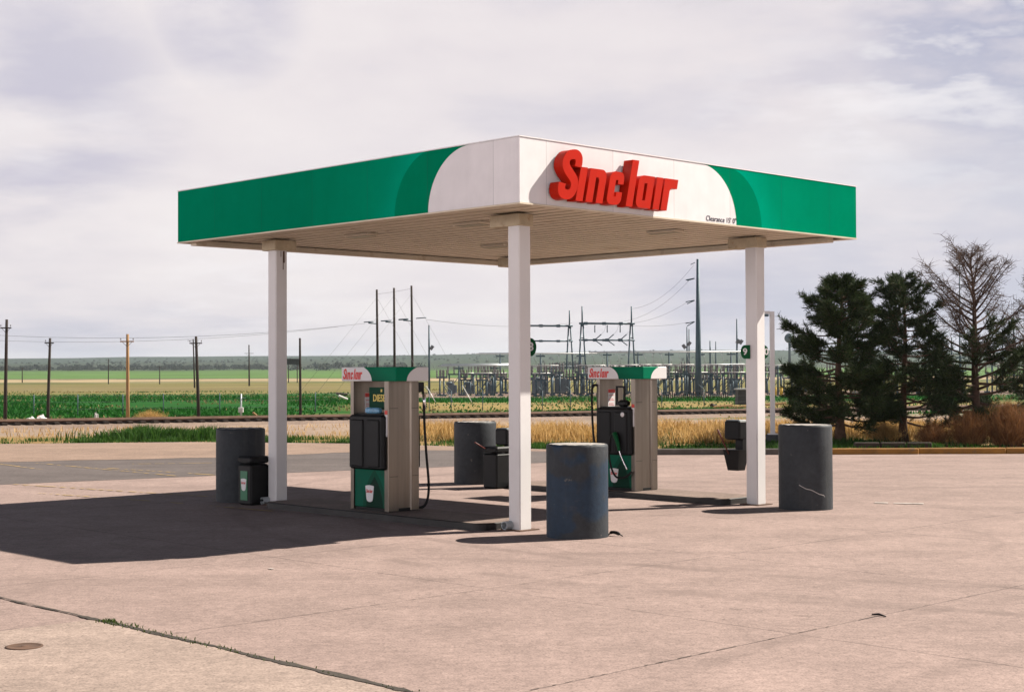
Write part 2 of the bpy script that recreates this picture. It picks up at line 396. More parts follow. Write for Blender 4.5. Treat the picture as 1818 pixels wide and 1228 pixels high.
def g_a(): return [[(0.48, 0), (0.48, XH), (0.15, XH)] + arc(0.15, XH - 0.15, 0.15, 95, 180, 6) + arc(0.15, 0.15, 0.15, 180, 270, 6), [(0.19, 0.16), (0.28, 0.16), (0.28, XH - 0.16), (0.19, XH - 0.16)]]
def g_r(): return [[(0, 0), (0.2, 0), (0.2, XH - 0.26), (0.24, XH - 0.2), (0.43, XH - 0.2), (0.43, XH), (0, XH)]]
WORD = [('S', g_S, 0.50), ('i', g_i, 0.885), ('n', g_n, 1.085), ('c', g_c, 1.51), ('l', g_l, 1.93), ('a', g_a, 2.13), ('i', g_i, 2.52), ('r', g_r, 2.70)]
def word_loops(k):
    nm, fn, x0 = WORD[k]
    return [[((p[0] + p[1] * 0.24) * 0.70 + x0, p[1] * 0.70) for p in lp] for lp in fn()]
def small_word(depth, name):                     # the whole word, starting at x = 0, cap height 0.70, length about 2.6
    lps = []
    for k in range(8): lps += [[(p[0] - 0.5, p[1]) for p in lp] for lp in word_loops(k)]
    return outline_mesh(lps, depth, name)

# ------------------------------------------------------------------ ground
def interp(pts, x):
    if x <= pts[0][0]: return pts[0][1]
    for (a, b), (c, d) in zip(pts, pts[1:]):
        if x <= c:
            t = (x - a) / (c - a); return b + (d - b) * t
    return pts[-1][1]
PROF = [(-200, -.08), (40, -.08), (49, -.03), (54, -.02), (62, -.25), (75, -.5), (90, -.6), (120, -.75), (200, -1.0), (900, -1.1), (1500, 3.6), (1700, 5.5), (3500, 35), (4200, 38), (7000, 20)]
def sstep(a, b, x):
    t = min(1, max(0, (x - a) / (b - a))); return t * t * (3 - 2 * t)
def tz(X, Y):
    z = interp(PROF, Y)
    z += 0.17 * sstep(3.2, 4.6, X) * sstep(41.25, 41.5, Y) * (1 - sstep(50, 64, Y))
    if Y > 60: z += mnoise.noise(Vector((X * .05, Y * .05, 1.3))) * 0.12 * min(1, (Y - 60) / 30)
    if Y > 1200:
        k = sstep(1200, 3500, Y)
        z += k * (mnoise.noise(Vector((X * .0011, Y * .0009, 5.1))) * 9 + mnoise.noise(Vector((X * .004, Y * .003, 2.1))) * 3.0 + 10 * sstep(-900, 200, X))
    return z
g = Geo(); ys = []
y = -60.0
while y < 36: ys.append(y); y += 6
while y < 56: ys.append(y); y += 0.5
while y < 7000: ys.append(y); y *= 1.022
NX = 180
for yy in ys:
    w = 70 + max(0, yy) * 1.0
    for i in range(NX + 1):
        t = (i / NX) * 2 - 1; X = w * (0.45 * t + 0.55 * t * t * t)
        g.v.append((X, yy, tz(X, yy)))
for j in range(len(ys) - 1):
    for i in range(NX):
        a = j * (NX + 1) + i; g.f.append((a, a + 1, a + NX + 2, a + NX + 1)); g.m.append(0); g.sm.append(True)
def terrain_mat():
    m, nt, b = mk('land')
    t = nt.nodes.new('ShaderNodeTexCoord'); sp = nt.nodes.new('ShaderNodeSeparateXYZ'); nt.links.new(t.outputs['Object'], sp.inputs[0])
    n1 = nnoise(nt, 0.02, 5, 0.6, stretch=(0.35, 1, 1)); n2 = nnoise(nt, 0.11, 6, 0.65, stretch=(0.3, 1, 1)); n3 = nnoise(nt, 1.2, 5, 0.65)
    wob = nmath(nt, 'ADD', nmath(nt, 'MULTIPLY', nmath(nt, 'SUBTRACT', n1, 0.5), 0.10), nmath(nt, 'MULTIPLY', nmath(nt, 'SUBTRACT', n2, 0.5), 0.07))
    ly = nmath(nt, 'LOGARITHM', nmath(nt, 'MAXIMUM', sp.outputs[1], 30.0), math.e)
    K0, K1 = log(40.0), log(4000.0)
    def P(Y): return (log(Y) - K0) / (K1 - K0)
    fac = nmath(nt, 'DIVIDE', nmath(nt, 'SUBTRACT', ly, K0), K1 - K0)
    fac = nmath(nt, 'ADD', fac, wob)
    straw = (.27, .18, .075); dirt = (.30, .225, .175); gr = (.008, .084, .008); ol = (.175, .155, .055); pale = (.36, .275, .165); fg = (.085, .165, .038); dk = (.035, .05, .032); hill = (.036, .056, .038)
    stops = [(P(40), straw), (P(53), straw), (P(58), dirt), (P(88), dirt), (P(96), ol), (P(108), gr), (P(205), gr), (P(232), ol), (P(300), (.18, .145, .07)), (P(420), ol), (P(470), (.06, .09, .028)), (P(540), pale), (P(700), pale), (P(760), dk), (P(830), fg), (P(1350), fg), (P(1600), dk), (P(1900), (.045, .058, .04)), (P(2600), hill), (P(3900), (.038, .056, .042))]
    c = nramp(nt, fac, stops)
    # right-hand side towards the substation: more straw in the near field, a gravel pad under the yard
    stops2 = [(P(40), straw), (P(64), straw), (P(70), dirt), (P(92), dirt), (P(97), gr), (P(112), gr), (P(120), (.25, .185, .07)), (P(150), (.22, .17, .065)), (P(158), gr), (P(182), gr), (P(188), (.215, .155, .13)), (P(236), (.215, .155, .13)), (P(245), ol), (P(420), ol), (P(470), (.06, .09, .028)), (P(540), pale), (P(700), pale), (P(760), dk), (P(830), fg), (P(1350), fg), (P(1600), (.05, .07, .04)), (P(2600), hill), (P(3900), (.038, .056, .042))]
    c2 = nramp(nt, fac, stops2)
    side = nramp(nt, nmath(nt, 'DIVIDE', nmath(nt, 'ADD', nmath(nt, 'DIVIDE', sp.outputs[0], nmath(nt, 'MAXIMUM', sp.outputs[1], 1.0)), 0.13), 0.06), [(0, 0.0), (1, 1.0)])
    c = nmix(nt, side, c, c2)
    c = nmix(nt, nramp(nt, n2, [(0.48, 0.0), (0.78, 0.42)]), c, nmix(nt, 0.5, c, (0.21, 0.16, 0.065)))
    c = nmix(nt, 1.0, c, nramp(nt, n3, [(0.25, 0.72), (0.75, 1.22)]), 'MULTIPLY')
    n4 = nnoise(nt, 0.012, 8, 0.7)
    c = nmix(nt, 1.0, c, nramp(nt, n4, [(0.3, 0.7), (0.7, 1.25)]), 'MULTIPLY')
    nt.links.new(c, b.inputs['Base Color']); b.inputs['Roughness'].default_value = 0.95; b.inputs['Specular IOR Level'].default_value = 0.1
    nbump(nt, b, n3, 0.5, 0.15)
    return m
struct(g, 'ground', terrain_mat())

def concrete_mat(name, col, stain=1.0, slabs=False):
    m, nt, b = mk(name)
    a = nnoise(nt, 0.16, 5, 0.6, stretch=(1, 2.2, 1, 0.5)); f = nnoise(nt, 1.3, 7, 0.7); sp = nnoise(nt, 46, 3, 0.6); gr = nnoise(nt, 11, 5, 0.7)
    c = nramp(nt, a, [(0.3, tuple(x * 0.86 for x in col)), (0.7, tuple(x * 1.10 for x in col))])
    c = nmix(nt, 1.0, c, nramp(nt, f, [(0.28, 0.80), (0.72, 1.17)]), 'MULTIPLY')
    c = nmix(nt, 1.0, c, nramp(nt, gr, [(0.28, 0.74), (0.72, 1.22)]), 'MULTIPLY')
    c = nmix(nt, 1.0, c, nramp(nt, sp, [(0.28, 0.55), (0.47, 1.0), (0.74, 1.28)]), 'MULTIPLY')
    # worn tyre tracks and oil
    tr = nnoise(nt, 0.5, 5, 0.6, stretch=(0.10, 1.4, 1, -0.12), dist=0.5)
    c = nmix(nt, nramp(nt, tr, [(0.54, 0.0), (0.70, 0.42 * stain)]), c, tuple(x * 0.52 for x in col))
    oil = nnoise(nt, 0.9, 6, 0.6, dist=0.6)
    c = nmix(nt, nramp(nt, oil, [(0.66, 0.0), (0.78, 0.5 * stain)]), c, tuple(x * 0.45 for x in col))
    vo = nt.nodes.new('ShaderNodeTexVoronoi'); vo.inputs['Scale'].default_value = 1.7; tco = nt.nodes.new('ShaderNodeTexCoord'); nt.links.new(tco.outputs['Object'], vo.inputs['Vector'])
    c = nmix(nt, nramp(nt, vo.outputs['Distance'], [(0.018, 0.75), (0.034, 0.0)]), c, (0.05, 0.04, 0.035))
    if slabs:
        mp = nt.nodes.new('ShaderNodeMapping'); mp.vector_type = 'TEXTURE'; mp.inputs['Location'].default_value = AA; mp.inputs['Rotation'].default_value = (0, 0, PHI)
        nt.links.new(tco.outputs['Object'], mp.inputs[0]); sx = nt.nodes.new('ShaderNodeSeparateXYZ'); nt.links.new(mp.outputs[0], sx.inputs[0])
        wv = nmath(nt, 'MULTIPLY', nmath(nt, 'SUBTRACT', gr, .5), .012)
        for o_, off in ((1, 2.75), (0, 7.12)):
            q = nmath(nt, 'ADD', nmath(nt, 'DIVIDE', nmath(nt, 'ADD', sx.outputs[o_], off), 3.9), wv)
            fl = nmath(nt, 'FLOOR', nmath(nt, 'ADD', q, .5)); dj = nmath(nt, 'ABSOLUTE', nmath(nt, 'SUBTRACT', q, fl))
            ln = nmath(nt, 'LESS_THAN', dj, .0030)
            c = nmix(nt, nmath(nt, 'MULTIPLY', ln, nramp(nt, f, [(.35, .9), (.62, .25)])), c, tuple(x * .25 for x in col))
        sw = nt.nodes.new('ShaderNodeSeparateXYZ'); nt.links.new(tco.outputs['Object'], sw.inputs[0])
        tn = nnoise(nt, 1.1, 5, .6)
        for (ax_, ay_, R_, w_, k_) in ((9.0, 27.5, 12.2, .16, .40), (9.1, 27.4, 13.9, .16, .36), (-4, 2.0, 15.0, .2, .26), (-4, 2.1, 16.7, .2, .24), (12, 4, 11.5, .15, .34), (12, 4, 13.1, .15, .30), (3.4, 20.9, 3.2, .12, .22), (20, 24.5, 9.0, .16, .4), (20, 24.5, 10.6, .16, .36)):
            dd = nmath(nt, 'SQRT', nmath(nt, 'ADD', nmath(nt, 'POWER', nmath(nt, 'SUBTRACT', sw.outputs[0], ax_), 2.0), nmath(nt, 'POWER', nmath(nt, 'SUBTRACT', sw.outputs[1], ay_), 2.0)))
            mk_ = nramp(nt, nmath(nt, 'DIVIDE', nmath(nt, 'ABSOLUTE', nmath(nt, 'SUBTRACT', dd, R_)), w_), [(.35, k_), (1.0, 0.0)])
            c = nmix(nt, nmath(nt, 'MULTIPLY', mk_, nramp(nt, tn, [(.38, 0.0), (.56, 1.0)])), c, tuple(x * .52 for x in col))
    nt.links.new(c, b.inputs['Base Color']); b.inputs['Roughness'].default_value = 0.85; b.inputs['Specular IOR Level'].default_value = 0.25
    nbump(nt, b, nmath(nt, 'ADD', sp, nmath(nt, 'MULTIPLY', gr, 2.0)), 0.35, 0.004)
    return m
M_conc = concrete_mat('concrete', (0.284, 0.208, 0.185), 0.8, True)
M_conc2 = concrete_mat('pale_concrete', (0.320, 0.245, 0.209), 0.45)
M_asph = concrete_mat('asphalt', (0.119, 0.099, 0.094), 0.6)
M_dirt = concrete_mat('packed_dirt', (0.269, 0.189, 0.146), 0.9)
M_isl = concrete_mat('island_concrete', (0.205, 0.152, 0.128), 0.8)

def wob_poly(pts, step=1.2, amp=0.12, seed=0.0):
    out = []
    for i, p in enumerate(pts):
        q = pts[(i + 1) % len(pts)]; L = sqrt((q[0] - p[0]) ** 2 + (q[1] - p[1]) ** 2); n = max(1, int(L / step))
        n = min(n, 60)
        for k in range(n):
            t = k / n; x = p[0] + (q[0] - p[0]) * t; yy = p[1] + (q[1] - p[1]) * t
            nx, ny = (q[1] - p[1]) / L, -(q[0] - p[0]) / L
            d = mnoise.noise(Vector((x * .9 + seed, yy * .9, seed))) * amp
            out.append((x + nx * d, yy + ny * d))
    return out
def sheet(name, poly, z, m, rough=True, amp=0.12, seed=0.0, kind='structure'):
    p = wob_poly(poly, 0.8, amp, seed) if rough else poly
    bm = bmesh.new(); vs = [bm.verts.new((q[0], q[1], z)) for q in p]; bm.faces.new(vs)
    bmesh.ops.triangulate(bm, faces=bm.faces[:])
    me = bpy.data.meshes.new(name); bm.to_mesh(me); bm.free(); me.materials.append(m)
    if me.polygons[0].normal.z < 0: me.flip_normals()
    o = bpy.data.objects.new(name, me); COL.objects.link(o); return tag(o, kind=kind)
sheet('pavement', [(-70, -30), (70, -30), (70, 41.0), (4.0, 41.0), (2.6, 43.2), (-1.5, 46.0), (-5, 48.2), (-10.5, 49.6), (-18, 48.6), (-70, 47.0)], 0.0, M_conc, False)
sheet('dirt_lot', [(-40, 41.6), (-13.1, 38.6), (-8.0, 40.5), (-2.7, 44.0), (0.6, 43.2), (2.5, 42.2), (2.4, 43.0), (-1.5, 45.7), (-5, 47.9), (-10.5, 49.3), (-18, 48.3), (-40, 47.4)], 0.008, M_dirt, True, 0.5, 3.3)
sheet('asphalt_lane', [(-40, 24.2), (-10.57, 30.98), (-6.65, 33.46), (-1.5, 36.34), (3.6, 39.4), (3.9, 40.9), (2.6, 42.2), (0.4, 43.0), (-2.71, 44.1), (-8.05, 40.7), (-13.15, 38.7), (-40, 37.5)], 0.004, M_asph, True, 0.05, 8.1)
# the newer, paler apron in the foreground, left of the weedy joint
def LP(x, yy): p = LW(x, yy); return (p.x, p.y)
sheet('concrete_apron', [LP(-7.13, -1.55), LP(-7.13, -20), LP(-26, -20), LP(-26, -1.55)], 0.004, M_conc2, False)

def ribbon(name, pts, w, m, z=0.006, gaps=0.0, jit=0.5, kind='structure', amp=0.02, grow=None):
    """a crack, joint or painted line lying on the ground: thin irregular strip"""
    gg = Geo()
    for a, b in zip(pts, pts[1:]):
        a = Vector((*a[:2], z)); b = Vector((*b[:2], z)); L = (b - a).length; n = max(2, int(L / 0.045)); d = (b - a) / L; nn = Vector((-d.y, d.x, 0))
        prev = None
        for i in range(n + 1):
            c = a + d * (L * i / n); nz = mnoise.noise(c * 1.3) * amp
            ww = (w if w > .03 else w * .62) * (1 + jit * (mnoise.noise(c * 5.0) + 0.6 * mnoise.noise(c * 17.0)))
            if grow: ww *= grow(c)
            skip = gaps > 0 and (mnoise.noise(c * 1.6) * 0.25 + mnoise.noise(c * 9.0) * 0.5 + random.uniform(-.5, .5)) < gaps - 0.60
            cur = None if skip else (c + nn * (nz + ww / 2), c + nn * (nz - ww / 2))
            if cur and prev: gg.add([prev[1], cur[1], cur[0], prev[0]], [(0, 1, 2, 3)])
            prev = cur
    if gg.v: return tag(gg.build(name, m), kind=kind)
def LPs(*pp): return [LP(*p) for p in pp]
ribbon('pavement_joint', LPs((-7.22, 9), (-7.155, -1.64), (-7.13, -20)), 0.05, M_grime, 0.009, jit=0.9, amp=.03, grow=lambda c: 1.25 if c.y < 14.2 else 0.6)
ribbon('pavement_joint', LPs((-7.22, -1.55), (-14, -1.5)), 0.020, M_grime, 0.0095, gaps=0.35)
ribbon('pavement_joint', LPs((-7.1, -2.72), (-3.3, -2.8), (1.0, -2.9)), 0.012, M_grime, gaps=0.62)
ribbon('pavement_joint', LPs((-6.9, -6.65), (-1.9, -6.66)), 0.017, M_grime, gaps=0.48)
ribbon('pavement_joint', LPs((-1.7, -6.66), (4.0, -6.7)), 0.012, M_grime, gaps=0.85)
ribbon('pavement_joint', LPs((-3.9, 4.0), (-3.75, 1.9), (-2.95, -2.76), (-2.3, -6.6)), 0.014, M_grime, gaps=0.66)
ribbon('pavement_joint', LPs((-3.7, 4), (-3.75, 14)), 0.013, M_grime, gaps=0.7)
ribbon('pavement_joint', LPs((0.6, -0.6), (0.75, -9)), 0.011, M_grime, gaps=0.85)
ribbon('pavement_joint', LPs((4.4, -0.6), (4.4, -9)), 0.011, M_grime, gaps=0.85)
ribbon('pavement_joint', LPs((8.6, 8), (8.5, -10)), 0.012, M_grime, gaps=0.75)
ribbon('pavement_joint', LPs((2.2, -2.9), (14, -3.0)), 0.012, M_grime, gaps=0.85)
ribbon('pavement_joint', LPs((-3.5, 9.4), (2, 9.5), (12, 9.4)), 0.012, M_grime, gaps=0.75)
for a, b in (((0, 824), (72, 833.5)), ((62, 822), (312, 845)), ((185, 831), (380, 843.5)), ((25, 860), (380, 882.5)), ((70, 876), (286, 891), (484, 908))[:2], ((286, 891), (484, 908)), ((225, 824), (380, 822))):
    ribbon('painted_line', [gp(*a), gp(*b)], 0.085, M_yline, 0.0125, gaps=0.36, jit=0.4)
ribbon('painted_line', [gp(1548, 892.5), gp(1640, 894.5)], 0.16, M_wpatch, 0.010, gaps=0.25, jit=0.8)
ribbon('painted_line', [gp(425, 1015), gp(505, 1008)], 0.10, M_wpatch, 0.010, gaps=0.8, jit=0.6)

# kerb in front of the trees
g = Geo(); g.cur = 0
x = 3.9
kp = []
while x < 60: kp.append(x); x += 2.4
for i, x in enumerate(kp):
    g.cur = 0 if x > 8.0 else 1
    yk = 41.02 + 0.06 * sin(x * .6)
    g.cbox((x + 1.2, yk + 0.09, 0.035), (2.385, 0.19, 0.26), 0.022)
struct(g, 'kerb', [M_kerb, mat('kerb_concrete', (.10, .085, .075), .9, var=.3, scale=2, bump=.3)])

# ------------------------------------------------------------------ the canopy
can = thing('fuel_canopy', AA, PHI, 'flat roofed fuel station canopy with green and white fascia on four white columns', 'canopy')
WV, WU, ZB, ZT = 8.184, 8.519, 4.57, 5.464
def fascia_mat(name, axis, rev=False):
    m, nt, b = mk(name)
    t = nt.nodes.new('ShaderNodeTexCoord'); sp = nt.nodes.new('ShaderNodeSeparateXYZ'); nt.links.new(t.outputs['Object'], sp.inputs[0])
    s_ = sp.outputs[0 if axis == 'x' else 1]; h = nmath(nt, 'SUBTRACT', sp.outputs[2], ZB)
    def inside(sb, st):                      # circle through (sb, 0) and (st, 0.894), centre on the bottom edge
        Hh = 0.894; R = ((sb - st) ** 2 + Hh * Hh) / (2 * (sb - st)); c0 = sb - R
        d2 = nmath(nt, 'ADD', nmath(nt, 'POWER', nmath(nt, 'SUBTRACT', s_, c0), 2.0), nmath(nt, 'POWER', h, 2.0))
        r = nmath(nt, 'LESS_THAN', d2, R * R)
        return nmath(nt, 'MAXIMUM', r, nmath(nt, 'LESS_THAN', s_, c0))
    wh, bd, tl = ((4.785, 3.95), (5.45, 4.43), None) if axis == 'x' else ((1.87, 0.985), (2.62, 1.455), None)
    e1 = 0.0
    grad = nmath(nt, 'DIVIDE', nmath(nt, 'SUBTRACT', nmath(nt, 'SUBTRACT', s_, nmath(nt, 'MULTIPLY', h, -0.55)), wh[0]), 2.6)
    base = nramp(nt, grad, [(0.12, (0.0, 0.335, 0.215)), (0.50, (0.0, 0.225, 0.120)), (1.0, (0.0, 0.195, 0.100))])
    c = nmix(nt, inside(*bd), base, (0.0, 0.185, 0.092))
    sub = (5.70, 4.80) if axis == 'x' else (2.75, 1.75)
    f = nnoise(nt, 3.0, 5, 0.6)
    c = nmix(nt, inside(*wh), c, (0.74, 0.715, 0.725))
    c = nmix(nt, 1.0, c, nramp(nt, f, [(0.3, 0.95), (0.7, 1.04)]), 'MULTIPLY')
    fr = nmath(nt, 'FRACT', nmath(nt, 'DIVIDE', nmath(nt, 'ADD', s_, 0.17), 1.37))
    seam = nmath(nt, 'LESS_THAN', nmath(nt, 'ABSOLUTE', nmath(nt, 'SUBTRACT', fr, 0.5)), 0.0035)
    c = nmix(nt, nmath(nt, 'MULTIPLY', seam, 0.35), c, (0.05, 0.06, 0.06))
    wn_ = nt.nodes.new('ShaderNodeTexWhiteNoise'); wn_.noise_dimensions = '1D'; nt.links.new(nmath(nt, 'FLOOR', nmath(nt, 'DIVIDE', nmath(nt, 'ADD', s_, 0.855), 1.37)), wn_.inputs['W'])
    c = nmix(nt, 1.0, c, nramp(nt, wn_.outputs['Value'], [(0, .955), (1, 1.03)]), 'MULTIPLY')
    stk = nnoise(nt, 4.0, 5, .6, stretch=(1.6, 1.6, .10)); c = nmix(nt, 1.0, c, nramp(nt, stk, [(.30, .965), (.55, 1.0)]), 'MULTIPLY')
    nt.links.new(c, b.inputs['Base Color']); b.inputs['Roughness'].default_value = 0.55; b.inputs['Specular IOR Level'].default_value = 0.0
    nbump(nt, b, nnoise(nt, 0.9, 2, 0.5), 0.08, 0.02)
    return m
M_fplain = mat('fascia_green', (0.0, 0.19, 0.095), 0.55, var=0.04, spec=0)
FT = 0.04
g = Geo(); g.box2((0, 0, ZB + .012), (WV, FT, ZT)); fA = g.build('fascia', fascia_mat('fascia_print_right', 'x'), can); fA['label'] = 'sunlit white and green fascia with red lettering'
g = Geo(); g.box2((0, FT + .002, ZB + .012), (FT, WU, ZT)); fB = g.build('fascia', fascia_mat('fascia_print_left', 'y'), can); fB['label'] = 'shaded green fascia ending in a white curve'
g = Geo(); g.box2((FT + .002, WU - FT, ZB + .012), (WV, WU, ZT)); g.build('fascia', M_fplain, can)
g = Geo(); g.box2((WV - FT, FT + .002, ZB + .012), (WV, WU - FT - .002, ZT)); g.build('fascia', M_fplain, can)
g = Geo()       # folded metal trim along the bottom and top of the fascia
for a, b in (((-.012, -.012), (WV + .012, .10)), ((-.012, WU - .10), (WV + .012, WU + .012)), ((-.012, .103), (.10, WU - .103)), ((WV - .10, .103), (WV + .012, WU - .103))):
    g.box2((a[0], a[1], ZB - .012), (b[0], b[1], ZB + .009))
g.build('bottom_trim', M_soffit, can)
g = Geo()
for a, b in (((-.008, -.008), (WV + .008, .05)), ((-.008, WU - .05), (WV + .008, WU + .008)), ((-.008, .053), (.05, WU - .053)), ((WV - .05, .053), (WV + .008, WU - .053))):
    g.box2((a[0], a[1], ZT + .003), (b[0], b[1], ZT + .018))
g.build('top_trim', M_white, can)
g = Geo(); g.box2((.06, .06, ZT - .16), (WV - .06, WU - .06, ZT - .12)); g.build('roof', M_galvl, can)
# ribbed deck: pans running along y
g = Geo(); x = 0.12; pitch = (WV - 0.24) / 27
prof = []
while x < WV - 0.13:
    prof += [(x, 0.0), (x + pitch * .72, 0.0), (x + pitch * .76, .075), (x + pitch * .96, .075)]
    x += pitch
vs = [(p[0], .10, ZB + .045 + p[1]) for p in prof] + [(p[0], WU - .10, ZB + .045 + p[1]) for p in prof]
n = len(prof); g.add(vs, [(i, i + 1, n + i + 1, n + i) for i in range(n - 1)])
g.build('soffit', M_soffit, can)
g = Geo()                # gutters / edge beams under the deck
g.box2((.16, WU - .34, ZB - .055), (WV - .16, WU - .16, ZB + .03)); g.box2((WV - .34, .36, ZB - .055), (WV - .16, WU - .345, ZB + .03))
g.build('edge_beam', M_soffit, can)
for lx, ly in ((4.75, 5.40), (1.60, 5.40), (4.90, 1.54), (1.62, 2.7)):
    g = Geo(); g.cbox((lx, ly, ZB + .022), (.24, .62, .05), .012); fr = g.build('light_fixture', M_soffit, can)
    g = Geo(); g.box2((lx - .095, ly - .28, ZB - .008), (lx + .095, ly + .28, ZB - .004)); g.build('lens', M_lens, fr)
for k in range(8):
    me = outline_mesh(word_loops(k), 0.17, 'letter')
    o = place_mesh(me, 'letter', M_red, (0.0, -0.115, 4.652), (1, 0, 0), (0, 0, 1), can)
me = text_mesh("Clearance 15' 0\"", 0.115, 0.003, 'clearance_text')
place_mesh(me, 'clearance_text', M_ink, (4.40, -0.003, 4.638), (1, 0, 0), (0, 0, 1), can)
CW = 0.2415
g = Geo()
def col_mesh(x, y_):
    gg = Geo(); w = CW; ch = .016
    poly = [(x + ch, y_), (x + w - ch, y_), (x + w, y_ + ch), (x + w, y_ + w - ch), (x + w - ch, y_ + w), (x + ch, y_ + w), (x, y_ + w - ch), (x, y_ + ch)]
    gg.prism(poly, 0.0, ZB - .16); return gg
COLS = [(1.0475, 1.0746), (1.0475, 7.0657), (6.760, 1.0746), (6.87, 6.965)]
for i, (x, y_) in enumerate(COLS):
    c = col_mesh(x, y_).build('column', M_column, can)
    g = Geo(); cx_, cy_ = x + CW / 2, y_ + CW / 2
    g.box((cx_, cy_, .008), (.40, .40, .014)); g.build('base_plate', M_rust, c)
    g = Geo()
    if i == 1: g.cbox((cx_ + .05, cy_ + .02, ZB - .07), (.46, .40, .18), .01)
    else: g.cbox((cx_ - .0, cy_ + .16, ZB - .07), (.30, .62, .18), .01)
    g.build('column_cap', M_cap, c)
    if i == 1:
        g = Geo(); yy_ = y_ + .0
        for dx_, ln_, w_ in ((.145, .32, .016), (.155, .20, .03), (.10, .10, .012)): g.box2((x + dx_, y_ - .002, ZB - .17 - ln_), (x + dx_ + w_, y_ - .0005, ZB - .17))
        g.build('rust_streak', M_rust, c)
    if i < 2:
        # drain pipe stub turning out at the foot of the column
        py = y_ + CW * (.80 if i == 0 else .98); gg = Geo(); pts = []
        ro, ri = .062, .050
        def ringpts(r, xx, zz=.075): return [(xx, py + r * cos(2 * pi * k / 18), zz + r * sin(2 * pi * k / 18)) for k in range(18)]
        A, B, C_, D_ = ringpts(ro, x + .01), ringpts(ro, x - .13), ringpts(ri, x - .13), ringpts(ri, x + .005)
        gg.smooth = True
        for P_, Q_ in ((A, B), (B, C_), (C_, D_)):
            gg.add(P_ + Q_, [(k, (k + 1) % 18, 18 + (k + 1) % 18, 18 + k) for k in range(18)])
        gg.build('drain_pipe', M_galvl, c)

# pump number flags on the columns
def flag(xl, yl, zc, hgt, txt, side, label):
    # side -1: sticks out towards -x/+y, +1: sticks out towards +x/-y ; plate faces the viewer along (-1,-1)
    r = thing('number_sign', LW(xl, yl, zc), PHI - pi / 4, label, 'sign')
    w = hgt * .70; rr = hgt * .5
    poly = [(0, -rr), (0, rr)] + [(side * (w - rr * .62 + rr * .62 * cos(a)), rr * sin(a)) for a in [pi / 2 - pi * k / 14 for k in range(15)]]
    gg = Geo(); gg.prism_on(poly if side < 0 else poly[::-1], (0, 0, 0), (1, 0, 0), (0, 0, 1), .012)
    gg.build('plate', M_signgreen, r)
    me = text_mesh(txt, hgt * .66, .003, 'digit', bold=.004)
    place_mesh(me, 'digit', M_white, (side * w * .54, -.0155, 0.0), (1, 0, 0), (0, 0, 1), r)
    return r
flag(6.74, 1.20, 2.62, .235, '9', -1, 'green flag sign with a white 9 on the left of the right column')
flag(7.06, 1.25, 2.62, .235, '10', 1, 'green number flag half hidden behind the right edge of the right column')
flag(1.315, 1.255, 2.655, .265, '8', 1, 'rounded green number flag peeking out right of the near column')

# ------------------------------------------------------------------ pump islands
def island(y0, y1, xc, label):
    gg = Geo(); w = .54; r = .16
    poly = []
    for cx_, cy_, a0 in ((xc + w - r, y0 + r, -90), (xc + w - r, y1 - r, 0), (xc - w + r, y1 - r, 90), (xc - w + r, y0 + r, 180)):
        for k in range(6): a = radians(a0 + 90 * k / 5); poly.append((cx_ + r * cos(a), cy_ + r * sin(a)))
    n = len(poly); inn = [(xc + (p[0] - xc) * .965, (y0 + y1) / 2 + (p[1] - (y0 + y1) / 2) * .994) for p in poly]
    gg.cur = 1
    gg.add([(p[0], p[1], 0.0) for p in poly] + [(p[0], p[1], .092) for p in poly], [(i, (i + 1) % n, n + (i + 1) % n, n + i) for i in range(n)])
    gg.add([(p[0], p[1], .092) for p in poly] + [(p[0], p[1], .104) for p in inn], [(i, (i + 1) % n, n + (i + 1) % n, n + i) for i in range(n)])
    gg.cur = 0; gg.add([(p[0], p[1], .104) for p in inn], [tuple(range(n))])
    o = gg.build('pump_island', [M_isl, mat('island_edging', (.022, .020, .019), .6, metal=.2, var=.35, scale=4)], None, AA, PHI)
    return tag(o, label, 'kerb island', 'raised pump islands')
island(1.46, 6.85, 1.168, 'low concrete pump island under the diesel pump beside the near column')
island(1.50, 6.85, 6.88, 'low concrete pump island under the farther pump beside the right column')

